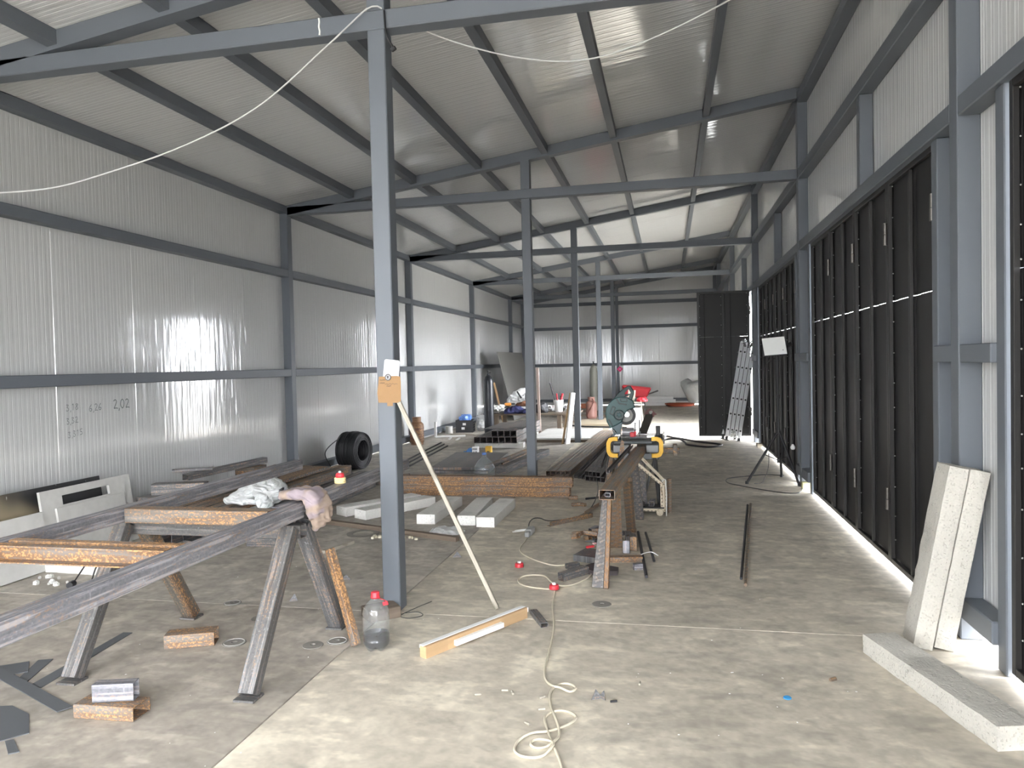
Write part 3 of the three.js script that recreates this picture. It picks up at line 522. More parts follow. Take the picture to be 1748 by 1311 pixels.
{ // bottle with dark liquid
  const t = thing('plastic_bottle', 'clear five-litre plastic bottle with a red cap and dark liquid at its bottom', 'bottle', [-1.65, 0.002, -3.88]);
  const R = 0.076, prof = [[0.0, 0.014], [0.03, 0.010], [0.055, 0.0], [0.068, 0.012], [R, 0.04], [R, 0.135], [R - 0.003, 0.142], [R, 0.149], [R, 0.185], [R - 0.004, 0.195], [R - 0.001, 0.205], [R - 0.008, 0.235], [0.05, 0.262], [0.026, 0.282], [0.0215, 0.29], [0.0215, 0.31]];
  const shell = lathe(prof, 40); { const p = shell.attributes.position; for (let i = 0; i < p.count; i++) if (p.getY(i) < 0.045) { const a = Math.atan2(p.getZ(i), p.getX(i)), k = 1 - 0.13 * (1 - p.getY(i) / 0.045) * (0.5 + 0.5 * Math.cos(5 * a)), y = p.getY(i) + 0.012 * (1 - p.getY(i) / 0.045) * (0.5 + 0.5 * Math.cos(5 * a)); p.setXYZ(i, p.getX(i) * k, y, p.getZ(i) * k); } shell.computeVertexNormals(); }
  part('shell', shell, phys({ color: C(0.93, 0.95, 0.96), roughness: 0.08, transmission: 0.95, thickness: 0, ior: 1.6, side: THREE.DoubleSide }), t);
  part('liquid', lathe([[0, 0.016], [0.05, 0.012], [0.066, 0.025], [R - 0.004, 0.045], [R - 0.004, 0.09], [0, 0.09]], 40), std({ color: C(0.008, 0.007, 0.008), roughness: 0.1 }), t, 'black liquid');
  part('cap', lathe([[0, 0.327], [0.021, 0.327], [0.024, 0.322], [0.024, 0.301], [0.027, 0.299], [0.027, 0.291], [0, 0.291]], 30), M.red, t);
  part('tag', at(cbox(0.03, 0.022, 0.003, 0.001), 0.068, 0.268, 0.02, 0.2, 0.3, 0.15), M.red, t, 'red tag on the neck');
  part('handle_loop', wire([[0.02, 0.292, 0.01], [0.06, 0.288, 0.02], [0.078, 0.275, 0.02], [0.07, 0.26, 0.02]], 0.002, 20), M.red, t);
}
{ // timber lath leaning on the post
  one('timber_lath', barAB([-1.115, 0.02, -4.60], [-1.70, 1.372, -4.47], 0.042, 0.026, 0.003), M.wood, 'long pale weathered wooden lath leaning on the nearest post', 'wooden lath');
  const t = thing('timber_piece', 'wooden batten with peeling white paint lying on the floor', 'wooden batten', [-1.12, 0.035, -4.12]);
  wp(t, 'core', barAB([-1.345, 0.034, -3.79], [-0.915, 0.034, -4.51], 0.052, 0.068, 0.004), M.plywood);
  wp(t, 'paint', merge([barAB([-1.354, 0.060, -3.797], [-0.923, 0.060, -4.517], 0.038, 0.02, 0.003), barAB([-1.322, 0.051, -3.79], [-0.892, 0.051, -4.51], 0.006, 0.03, 0.002), barAB([-1.22, 0.030, -3.96], [-1.02, 0.030, -4.29], 0.058, 0.03, 0.002)]), M.white, 'peeling white paint');
}
one('short_channel', tubeAB([-0.872, 0.016, -4.575], [-0.762, 0.016, -4.345], 0.05, 0.03, 0.004), M.mill, 'short grey steel piece on the floor beside the pale cable', 'steel offcut');
// ---------------------------------------------------------------- white blocks laid out on the floor
block('white block lying farthest toward the wall among the floor blocks, behind the nearest post', [-3.215, 0, -7.775], -0.60, 0.2, 0.1, 1.0, 1.1);
block('second white block from the wall, crossing behind the nearest post', [-2.97, 0, -7.64], -0.521, 0.2, 0.1, 0.98, 2.7);
block('white block lying end-on just past the nearest post', [-2.43, 0, -7.55], 0.0, 0.2, 0.1, 1.0, 4.2);
block('white block with chipped top next to the block by the post', [-2.03, 0, -7.52], 0.06, 0.19, 0.1, 0.98, 5.9);
block('white block nearest the saw stand, with a pale band along its top', [-1.79, 0, -7.48], 0.0, 0.19, 0.1, 1.02, 7.4);
// rusty beams stacked across the hall
for (const [i, y, z, label] of [[0, 0.062, -8.72, 'lower orange rusty steel channel of the pair lying across the hall'], [1, 0.18, -8.74, 'upper orange rusty steel channel of the pair lying across the hall']]) {
  const g = merge([channelGeo(0.118, 0.055, 2.16, 0.007), at(cbox(0.012, 0.012, 2.16, 0.005), -0.004, 0.02, 0), at(cbox(0.012, 0.012, 2.16, 0.005), -0.004, -0.03, 0), channelGeo(0.118, 0.055, 2.16, 0.007).rotateZ(Math.PI).translate(0.12, 0, 0)]);
  one('rusty_channel', between(g.rotateZ(Math.PI), [-1.17 + 0.03 * i, y, z], [-3.33 + 0.03 * i, y, z - 0.02], Math.PI), M.rust, label, 'steel channel');
}
// ---------------------------------------------------------------- bits on the floor round the blocks
one('long_bar', barAB([-3.56, 0.022, -7.0], [-1.9, 0.022, -6.38], 0.06, 0.044, 0.004), M.woodDark, 'long dark brown bar on the floor in front of the white blocks', 'bar');
one('paint_stick', barAB([-2.95, 0.014, -5.83], [-2.84, 0.014, -6.2], 0.045, 0.028, 0.003), M.wood, 'short cream batten with flaking paint near the orange leaning bar', 'wooden batten');
{
  const d = (x, y, z) => Math.max((Math.hypot((x + 2.1) / 0.17, (y - 0.01) / 0.05, (z + 6.69) / 0.11) - 1) * 0.05 + 0.012 * n3(x * 40, y * 40, z * 40, 31), -(y - 0.002));
  one('plastic_film', sdf(d, -2.1, 0.04, -6.69, 0.22, 60), phys({ color: C(0.62, 0.62, 0.6), roughness: 0.35, transmission: 0.35, thickness: 0 }), 'crumpled scrap of translucent film on the floor in front of the blocks', 'plastic film');
  const g = []; for (let i = 0; i < 26; i++) g.push(at(new THREE.DodecahedronGeometry(rr(0.008, 0.022), 0), -2.5 + rr(-0.24, 0.24), rr(0.006, 0.014), -6.42 + rr(-0.05, 0.05), rr(0, 3), rr(0, 3), 0));
  const m = one('foam_crumbs', merge(g), std({ color: C(0.6, 0.55, 0.43), roughness: 0.9 }), 'line of cream foam crumbs on the floor behind the nearest post', 'crumbs'); m.userData.kind = 'stuff';
}
{ // worn cutting discs lying on the floor
  const g = { d: lathe([[0.012, 0.0], [0.058, 0.0], [0.06, 0.002], [0.058, 0.0045], [0.022, 0.0045], [0.019, 0.0065], [0.012, 0.0065], [0.012, 0.0]], 32), c: cyl(0.012, 0.003, 16).translate(0, 0.0015, 0), r: new THREE.TorusGeometry(0.05, 0.0035, 6, 32).rotateX(Math.PI / 2).translate(0, 0.004, 0) };
  const disc = (label, x, z, s, ring) => { const t = thing('cutting_disc', label, 'disc', [x, 0.0005, z]); part('wheel', g.d, M.disc, t); part('hub', g.c, M.chrome, t); if (ring) part('rim', g.r, std({ color: C(0.42, 0.41, 0.38), roughness: 0.7 }), t); t.scale.setScalar(s); };
  disc('worn grey disc on the floor behind the front trestle leg', -2.96, -4.496, 1.0, 1);
  disc('large pale grinding disc on the floor between the trestle legs', -2.521, -3.834, 1.15, 1);
  disc('dark cutting disc lying beside a paler one near the bottle', -2.039, -3.87, 1.0, 0);
  disc('pale grinding disc touching the foot of the orange bar', -1.924, -3.95, 1.05, 1);
  disc('grey disc half hidden by the front trestle leg', -2.60, -4.24, 0.9, 0);
  disc('dark cutting disc lying alone beyond the pale cable', -0.46, -4.82, 1.08, 0);
  const rm = one('floor_ring', lathe([[0.1, 0], [0.155, 0], [0.157, 0.006], [0.1, 0.006], [0.1, 0]], 36).translate(-2.904, 0.0005, -6.58), M.disc, 'wide flat metal ring on the floor beside the nearest post', 'ring');
}
{ // coil of black wire by the wall
  const g = [], ring = (R, z, r = 0.0085) => g.push(at(new THREE.TorusGeometry(R, r, 6, 40), rr(-0.004, 0.004), rr(-0.004, 0.004), z, rr(-0.02, 0.02), rr(-0.02, 0.02), 0));
  for (let i = 0; i <= 19; i++) ring(0.278 - 0.012 * Math.abs(i - 9.5) / 9.5 + rr(-0.004, 0.004), -0.15 + 0.3 * i / 19);
  for (const s of [-1, 1]) for (let R = 0.16; R < 0.27; R += 0.0165) ring(R, s * (0.15 - 0.02 * (R - 0.16) / 0.11) + rr(-0.004, 0.004));
  for (let i = 0; i <= 8; i++) ring(0.16, -0.14 + 0.28 * i / 8);
  const c = thing('wire_coil', 'big upright coil of black wire by the wall', 'wire coil', [-4.86, 0.30, -10.75], Math.PI / 2 - 0.12);
  c.scale.setScalar(1.05); part('turns', merge(g), M.blackPlastic, c);
  part('core', lathe([[0.17, -0.13], [0.262, -0.12], [0.262, 0.12], [0.17, 0.13], [0.17, -0.13]], 40).rotateX(Math.PI / 2), M.dark, c);
  part('loose_end', wire([[0.1, 0.24, -0.1], [-0.2, 0.18, -0.15], [-0.45, 0.02, -0.2], [-0.4, -0.2, -0.15]], 0.007, 40), M.blackPlastic, c);
}
{ // gas cylinders: lathe profiles
  const tank = (label, x, z, R, H, mat, collar) => {
    const t = thing('gas_cylinder', label, 'gas cylinder', [x, 0, z]);
    if (collar) {
      part('body', lathe([[0, 0.03], [R * 0.8, 0.03], [R * 0.97, 0.06], [R, 0.1], [R, H * 0.66], [R * 0.93, H * 0.75], [R * 0.62, H * 0.83], [0, H * 0.84]]), mat, t);
      part('foot_ring', lathe([[R * 0.82, 0], [R * 0.86, 0], [R * 0.86, 0.06], [R * 0.82, 0.06]]), mat, t);
      part('collar', lathe([[R * 0.56, H * 0.8], [R * 0.6, H * 0.8], [R * 0.63, H], [R * 0.59, H], [R * 0.56, H * 0.8]]), mat, t); part('valve', cyl(0.02, 0.09, 12).translate(0, H * 0.87, 0), M.chrome, t);
    } else {
      part('body', lathe([[0, 0], [R, 0], [R, H * 0.8], [R * 0.93, H * 0.85], [R * 0.7, H * 0.895], [R * 0.36, H * 0.925], [0, H * 0.925]]), mat, t);
      part('neck', lathe([[0, H * 0.92], [R * 0.34, H * 0.92], [R * 0.3, H * 0.945], [0, H * 0.945]]), mat, t); part('valve', merge([cyl(0.018, 0.07, 10).translate(0, H * 0.965, 0), cyl(0.03, 0.02, 12).translate(0, H * 0.99, 0), cyl(0.012, 0.06, 8).rotateZ(Math.PI / 2).translate(0.03, H * 0.96, 0)]), M.dark, t);
    }
    return t;
  };
  tank('tall black gas cylinder standing behind the stack of square tubes', -4.02, -16.25, 0.112, 1.47, std({ color: C(0.02, 0.022, 0.028), roughness: 0.32 }));
  tank('small brown gas cylinder by the wall behind the nearest post', -5.05, -14.25, 0.145, 0.56, std({ map: steelTex(0.3, 231, [0.16, 0.075, 0.05]), roughness: 0.6 }), true);
  tank('tall grey-green gas cylinder in the far bay beside a lit post', -2.36, -23.6, 0.125, 1.62, std({ color: C(0.24, 0.235, 0.20), roughness: 0.5 }));
  const p = tank('squat pinkish-brown gas cylinder with a hose beside a lit post', -2.14, -20.6, 0.155, 0.62, std({ color: C(0.24, 0.12, 0.095), roughness: 0.6 }), true);
  part('hose', wire([[0.03, 0.58, 0.09], [0.08, 0.5, 0.155], [0.02, 0.35, 0.168], [-0.08, 0.15, 0.168], [-0.02, 0.02, 0.22], [0.3, 0.015, 0.35]], 0.012, 50), std({ color: C(0.14, 0.045, 0.03), roughness: 0.6 }), p);
}
{ // water jug and the little boxes near it
  const t = thing('water_jug', 'large clear empty water jug with a yellow tagged neck behind the rusty channels', 'water jug', [-2.38, 0.002, -9.3]);
  part('shell', lathe([[0, 0.012], [0.1, 0.0], [0.128, 0.01], [0.135, 0.03], [0.135, 0.08], [0.131, 0.088], [0.135, 0.096], [0.135, 0.15], [0.131, 0.158], [0.135, 0.166], [0.135, 0.24], [0.128, 0.275], [0.09, 0.335], [0.045, 0.375], [0.027, 0.39], [0.026, 0.44]], 40), phys({ color: C(0.86, 0.89, 0.90), roughness: 0.1, transmission: 0.92, thickness: 0, ior: 1.6, side: THREE.DoubleSide }), t);
  part('neck_ring', cyl(0.03, 0.03, 20).translate(0, 0.435, 0), std({ color: C(0.06, 0.13, 0.35), roughness: 0.5 }), t);
  part('grip_ring', merge([0.11, 0.2].map((y) => new THREE.TorusGeometry(0.1345, 0.003, 6, 40).rotateX(Math.PI / 2).translate(0, y, 0))), phys({ color: C(0.9, 0.93, 0.95), roughness: 0.1, transmission: 0.8, thickness: 0 }), t);
  const b = (label, x, z, mat, marks) => { const o = thing('paint_carton', label, 'carton', [x, 0, z]); part('box', cbox(0.105, 0.15, 0.1, 0.006).translate(0, 0.075, 0), mat, o); part('label_print', marks, M.dark, o); };
  b('small white carton with a dark band, under the stack of square tubes', -3.38, -12.6, M.white, merge([at(cbox(0.09, 0.014, 0.002, 0.0005), 0, 0.11, 0.051), at(cbox(0.016, 0.018, 0.002, 0.0005), 0.025, 0.06, 0.051), at(cbox(0.012, 0.016, 0.002, 0.0005), -0.02, 0.055, 0.051)]));
  b('small yellow carton with dark print, behind the neck of the water jug', -3.15, -12.65, M.yellow, merge([at(cbox(0.02, 0.03, 0.002, 0.0005), -0.012, 0.055, 0.051), at(cbox(0.016, 0.03, 0.002, 0.0005), 0.014, 0.055, 0.051)]));
  const d = (x, y, z) => Math.max(Math.hypot((x + 3.5) / 1.5, (y - 0.02) / 0.9, z + 12.75) - 0.085 + 0.03 * n3(x * 24, y * 24, z * 24, 41), -(y - 0.001));
  one('blue_rag', sdf(d, -3.5, 0.06, -12.75, 0.17, 44), std({ color: C(0.08, 0.2, 0.45), roughness: 0.7 }), 'crumpled blue plastic rag beside the small white carton', 'rag');
}
{ // sheet stack and flat bars on the floor behind the rusty channels
  for (const [i, l] of [[0, 'lower of the dark steel sheets lying flat behind the water jug'], [1, 'upper of the dark steel sheets lying flat behind the water jug']]) one('steel_sheet', plateGeo([[-3.53 + i * 0.02, -10.42 - 0.05 * i], [-2.62, -10.42 - 0.05 * i], [-2.72, -12.3], [-3.68 + 0.02 * i, -12.35]], 0.001 + i * 0.042, 0.038), M.mill, l, 'steel sheet');
  const bar = (label, a, b, w, h, m) => one('flat_bar', barAB(a, b, w, h, 0.003), m, label, 'steel bar');
  bar('brown steel angle lying across the dark sheets by the post', [-2.62, 0.108, -10.35], [-2.36, 0.108, -12.9], 0.06, 0.05, M.millBrown);
  bar('dark steel beam beside the sheets, its end showing past the second post', [-2.42, 0.055, -10.4], [-2.13, 0.055, -12.6], 0.16, 0.11, M.mill);
  bar('thin brown bar laid over the dark beam by the second post', [-2.44, 0.122, -10.6], [-2.25, 0.122, -12.4], 0.04, 0.022, M.millBrown);
  for (const [i, l] of [[0, 'thin black rod on the floor nearest the wall behind the lath'], [1, 'middle of the three thin black rods behind the lath'], [2, 'thin black rod nearest the steel sheets behind the lath']]) one('steel_rod', rod([-4.35 + i * 0.16, 0.014, -11.6 + i * 0.45], [-4.62 + i * 0.16, 0.014, -14.5 + 0.3 * i], 0.013), M.dark, l, 'steel rod');
}
// ---------------------------------------------------------------- stack of square tubes on white blocks
{
  const G = tubeGeo(0.118, 0.118, 2.6, 0.006, 0.008), grp = 'square tubes stacked on white blocks';
  block('white block carrying the near end of the stack of square tubes', [-3.2, 0, -13.75], Math.PI / 2, 0.2, 0.1, 0.95, 3.1);
  block('white block carrying the far end of the stack of square tubes', [-3.28, 0, -15.7], Math.PI / 2, 0.2, 0.1, 0.95, 4.1);
  for (let i = 0; i < 7; i++) { const m = one('square_tube', G, M.mill, i === 6 ? 'end square tube of the lower row, next to the second post' : ORD[i] + ' square tube from the wall, lower row of the stack on white blocks', 'steel tube', grp); m.position.set(-3.60 + i * 0.1195, 0.161, -14.85 - 0.01 * (i % 3)); }
  for (let i = 0; i < 4; i++) { const m = one('square_tube', G, M.mill, i === 3 ? 'end square tube of the upper row, next to the second post' : ORD[i] + ' square tube from the wall, upper row of the stack on white blocks', 'steel tube', grp); m.position.set(-3.26 + i * 0.1215, 0.2805, -14.85 - 0.012 * i); }
  one('steel_sheet', plateGeo([[-3.55, -13.9], [-2.75, -13.8], [-2.8, -15.4], [-3.5, -15.4]], 0.3405, 0.012), M.mill, 'dark steel sheet on top of the stack of square tubes', 'steel sheet');
}
// ---------------------------------------------------------------- tube bundles on the floor behind the saw stand
{
  const tubeRow = (name, label, G, mat, pos, n, dx, dz, grp, cat = 'steel tube') => { for (let i = 0; i < n; i++) { const m = one(name, G, mat, label(i), cat, grp); m.position.set(pos[0] + i * dx, pos[1], pos[2] + i * dz); m.rotation.y = pos[3]; } };
  const G = tubeGeo(0.062, 0.048, 6.1, 0.004, 0.006), g1 = 'rectangular tubes bundled on the floor by the second post';
  tubeRow('floor_tube', (i) => i === 0 ? 'bottom outermost rectangular tube of the floor bundle by the second post' : i === 4 ? 'bottom tube of the floor bundle on the saw stand side' : ORD[i] + ' tube from the second post, bottom layer of the floor tube bundle', G, M.tubeSteel, [-1.56, 0.026, -13.15, -0.035], 5, 0.066, 0.05, g1);
  tubeRow('floor_tube', (i) => i === 0 ? 'top outermost rectangular tube of the floor bundle by the second post' : i === 4 ? 'top tube of the floor bundle on the saw stand side' : ORD[i] + ' tube from the second post, top layer of the floor tube bundle', G, M.tubeSteel, [-1.555, 0.076, -13.1, -0.035], 5, 0.068, -0.01, g1);
  const A = angleGeo(0.05, 0.05, 5.6, 0.005), g2 = 'steel angles between the tube bundles';
  tubeRow('floor_angle', (i) => i === 0 ? 'dark steel angle lying against the tube bundle on the floor' : i === 1 ? 'middle dark steel angle between the two bundles on the floor' : 'dark steel angle lying closest to the channel bundle', A, M.mill, [-1.21, 0.002, -12.9, -0.035], 3, 0.06, 0.06, g2, 'steel angle');
  const Cn = channelGeo(0.066, 0.05, 6.2, 0.004), g3 = 'channels bundled on the floor behind the saw stand';
  for (let l = 0; l < 2; l++) for (let i = 0; i < 5; i++) { const m = one('floor_channel', Cn, M.mill, ORD[i] + ' dark channel from the tube bundle, ' + (l ? 'upper' : 'lower') + ' layer behind the saw stand', 'steel channel', g3 + (l ? ', upper layer' : ', lower layer')); m.position.set(-1.03 + i * 0.054 - 0.01 * l, 0.035 + l * 0.068, -12.95 + 0.03 * i); m.rotation.y = -0.03; }
  one('upper_tube', between(tubeGeo(0.07, 0.075, 5.6, 0.004), [-0.76, 0.178, -9.85], [-1.0, 0.178, -15.4]), M.millBrown, 'brown square tube lying on top of the channel bundle with its open end showing', 'steel tube');
  one('upper_angle', between(angleGeo(0.05, 0.05, 4.8), [-0.93, 0.141, -10.1], [-1.1, 0.141, -14.9]), M.mill, 'steel angle on top of the channel bundle beside the brown square tube', 'steel angle');
  one('cream_board', bx(-1.33, -1.05, 0, 0.09, -16.9, -16.3), M.white, 'small pale board at the far end of the tube bundles', 'board');
}
// ---------------------------------------------------------------- saw horse: a long brown tube on tapered legs
{
  const t = thing('saw_horse', 'home-made steel saw horse of a long brown tube on tapered rusty legs', 'saw horse', [-0.4, 0, -6.4]);
  wp(t, 'beam', tubeAB([-0.452, 0.64, -5.30], [-0.315, 0.64, -8.05], 0.115, 0.072, 0.004), M.tubeSteel);
  const taper = (a, b, w0, w1, d0, d1) => { // leg from foot a (w0 x d0) to top b (w1 x d1)
    const L = dist(a, b), g = cbox(1, 1, L, 0.02), p = g.attributes.position; for (let i = 0; i < p.count; i++) { const k = p.getZ(i) / L + 0.5; p.setXY(i, p.getX(i) * (w0 + (w1 - w0) * k), p.getY(i) * (d0 + (d1 - d0) * k)); } g.computeVertexNormals(); return between(g, a, b);
  };
  wp(t, 'leg', taper([-0.515, 0.0, -5.17], [-0.475, 0.61, -5.47], 0.085, 0.035, 0.05, 0.045), M.legSteel);
  wp(t, 'leg_flange', taper([-0.457, 0.0, -5.16], [-0.443, 0.61, -5.46], 0.03, 0.028, 0.055, 0.05), M.rust, 'rusty leg edge');
  wp(t, 'leg', taper([-0.475, 0.0, -6.35], [-0.41, 0.61, -5.75], 0.12, 0.05, 0.05, 0.045), M.rustMid, 'red-brown leg');
  wp(t, 'leg', taper([-0.37, 0.0, -6.95], [-0.355, 0.61, -6.2], 0.085, 0.08, 0.04, 0.04), M.millBrown);
  wp(t, 'leg', taper([-0.31, 0.0, -7.5], [-0.345, 0.61, -7.15], 0.08, 0.075, 0.05, 0.05), M.mill);
  wp(t, 'leg', taper([-0.28, 0.0, -8.0], [-0.325, 0.605, -7.97], 0.075, 0.07, 0.04, 0.04), M.mill);
  wp(t, 'guide_channel', between(channelGeo(0.03, 0.025, 1.9, 0.003), [-0.50, 0.69, -6.0], [-0.40, 0.69, -7.9], Math.PI / 2), M.mill);
  one('inner_tube', tubeAB([-0.450, 0.633, -5.34], [-0.430, 0.636, -5.75], 0.042, 0.03, 0.004), M.scuffed, 'short pale tube pushed inside the open end of the saw horse beam', 'steel tube');
}
{ // wooden wedges by the saw
  one('wedge', (() => { const g = extrude([[-0.035, 0], [0.04, 0], [0.022, 0.42], [0.0, 0.44], [-0.01, 0.4]], 0.03); return at(g, -0.73, 0.14, -8.6, 0, 0.1, -0.14); })(), M.rustMid, 'upright rust-brown pointed strip standing at the corner of the channel bundle', 'steel strip');
  one('wedge', (() => { const g = extrude([[-0.03, 0], [0.035, 0], [0.022, 0.27], [0.0, 0.3], [-0.014, 0.26]], 0.03); return at(g, -0.5, 0.50, -7.6, 0, 0.1, -0.06); })(), M.rustMid, 'rust-brown pointed strip standing beside the saw horse beam below the saw', 'steel strip');
}
// ---------------------------------------------------------------- saw stand with yellow end brackets
{
  const t = thing('saw_stand', 'grey saw stand with yellow C-shaped end brackets', 'saw stand', [-0.36, 0, -8.25]);
  wp(t, 'deck', merge([bx(-0.60, -0.43, 0.62, 0.70, -8.35, -7.95, 0.006), bx(-0.25, -0.12, 0.62, 0.70, -8.35, -7.95, 0.006), bx(-0.60, -0.12, 0.53, 0.60, -8.32, -8.06, 0.006), bx(-0.6, -0.5, 0.6, 0.62, -8.3, -8.02), bx(-0.22, -0.12, 0.6, 0.62, -8.3, -8.02)]), std({ color: C(0.20, 0.205, 0.21), roughness: 0.45, metalness: 0.3 }));
  const cb = () => { const o = []; const w = 0.115, h = 0.215, r = 0.06, b = 0.036; const P = [[w, 0], [w, b], [b + 0.03, b], [b + 0.008, b + 0.012], [b, b + 0.035], [b, h - b - 0.035], [b + 0.008, h - b - 0.012], [b + 0.03, h - b], [w, h - b], [w, h], [r, h], [0.024, h - 0.012], [0.008, h - 0.04], [0, h - r], [0, r], [0.01, 0.04], [0.024, 0.014], [r, 0]]; const sh = new THREE.Shape(P.map((p) => new THREE.Vector2(...p))); const g = new THREE.ExtrudeGeometry(sh, { depth: 0.04, bevelEnabled: true, bevelSize: 0.004, bevelThickness: 0.004, bevelSegments: 2 }); return g; };
  wp(t, 'bracket', cb().translate(-0.668, 0.57, -7.98), M.yellow, 'yellow C bracket');
  wp(t, 'bracket', cb().scale(-1, 1, 1).translate(-0.075, 0.57, -7.98).applyMatrix4(new THREE.Matrix4()), M.yellow, 'yellow C bracket');
  { const m = t.children[t.children.length - 1].geometry; const ix = m.attributes.position; for (let i = 0; i < ix.count; i += 3) { for (const at2 of [m.attributes.position, m.attributes.normal]) { const a = [at2.getX(i), at2.getY(i), at2.getZ(i)]; at2.setXYZ(i, at2.getX(i + 2), at2.getY(i + 2), at2.getZ(i + 2)); at2.setXYZ(i + 2, ...a); } } m.computeVertexNormals(); }
  for (const x of [-0.55, -0.17]) for (const z of [-8.32, -7.99]) wp(t, 'leg', tubeAB([x + (x < -0.3 ? -0.05 : 0.05), 0, z], [x, 0.6, z], 0.035, 0.035, 0.003), M.dark);
  wp(t, 'side_arm', merge([bx(-0.12, 0.1, 0.60, 0.66, -8.1, -8.04, 0.004), bx(0.03, 0.075, 0.585, 0.70, -8.12, -8.0, 0.004)]), M.millBrown, 'brown side arm with an end block');
  wp(t, 'clamp_bar', merge([rod([-0.36, 0.765, -8.44], [-0.06, 0.765, -8.44], 0.012), rod([-0.07, 0.66, -8.44], [-0.07, 0.80, -8.44], 0.01), rod([-0.33, 0.72, -8.44], [-0.33, 0.80, -8.44], 0.01)]), M.chrome);
  wp(t, 'vice_block', merge([bx(-0.17, -0.08, 0.70, 0.76, -8.42, -8.30, 0.006), bx(-0.155, -0.105, 0.76, 0.87, -8.39, -8.34, 0.005), rod([-0.1, 0.7, -8.35], [-0.1, 0.78, -8.35], 0.018)]), M.dark);
}
{ // cart of perforated cream-painted angles with small wheels, under the stand
  const t = thing('tool_cart', 'low cart of chipped cream-painted perforated angle iron on small wheels', 'tool cart', [-0.22, 0, -7.7]);
  const cream = std({ map: tex(256, 128, (u, v) => { const h = Math.hypot(((u * 16) % 1) - 0.5, (v - 0.5) * 2.2) < 0.2 ? 1 : 0, w = sst(0.15, 0.5, oct(u, v, 6, 241, 3)); return h ? [0.06, 0.05, 0.04] : mix3([0.60, 0.53, 0.40], [0.22, 0.13, 0.07], w); }, [0.6, 0.055]), roughness: 0.7 });
  M.creamPerf = cream;
  const sz = (p) => [p[0], p[1], p[2] < -7.9 ? -7.86 : p[2]], L = (a0, b0, roll = 0) => barAB(sz(a0), sz(b0), 0.045, 0.03, 0.002, roll);
  wp(t, 'strut', L([-0.36, 0.555, -7.72], [-0.085, 0.32, -7.72]), cream); wp(t, 'strut', L([-0.3, 0.58, -8.0], [-0.07, 0.34, -8.0]), cream);
  wp(t, 'upright', L([-0.085, 0.05, -7.72], [-0.085, 0.32, -7.72]), cream); wp(t, 'upright', L([-0.07, 0.05, -8.0], [-0.07, 0.34, -8.0]), cream); wp(t, 'upright', L([-0.37, 0.05, -7.72], [-0.36, 0.57, -7.72]), cream);
  wp(t, 'bottom_rail', L([-0.39, 0.055, -7.72], [-0.07, 0.055, -7.72]), cream); wp(t, 'bottom_rail', L([-0.39, 0.055, -8.0], [-0.05, 0.055, -8.0]), cream); wp(t, 'side_rail', L([-0.08, 0.055, -7.7], [-0.08, 0.055, -8.02]), cream);
  const wheel = lathe([[0, -0.012], [0.034, -0.012], [0.036, -0.006], [0.036, 0.006], [0.034, 0.012], [0, 0.012]], 20).rotateX(Math.PI / 2);
  for (const [x, z] of [[-0.115, -7.685], [-0.36, -7.685], [-0.1, -7.89], [-0.36, -7.89]]) wp(t, 'wheel', wheel.clone().translate(x, 0.036, z), cream);
  wp(t, 'shelf', bx(-0.39, -0.07, 0.07, 0.085, -7.88, -7.70, 0.003), M.dark);
  one('tube_offcut', tubeAB([-0.2, 0.116, -7.72], [-0.19, 0.116, -7.87], 0.055, 0.055, 0.005), M.scuffed, 'bright square tube offcut on the shelf of the cream cart', 'steel offcut');
  one('tube_offcut', tubeAB([-0.3, 0.104, -7.74], [-0.32, 0.104, -7.87], 0.07, 0.035, 0.004, 0.0), M.mill, 'flat dark tube offcut on the shelf of the cream cart', 'steel offcut');
  one('standing_pipe', rod([-0.015, 0.0, -7.85], [-0.012, 0.36, -7.85], 0.02, 12), M.rustMid, 'rusty pipe standing on the floor at the outer corner of the cream cart', 'pipe');
  one('hook_rod', wire([[-0.09, 0.36, -7.66], [-0.055, 0.38, -7.66], [-0.05, 0.3, -7.66], [-0.045, 0.2, -7.66], [-0.05, 0.004, -7.66]], 0.006, 30), M.white, 'thin pale bent rod standing against the cream cart', 'rod');
}
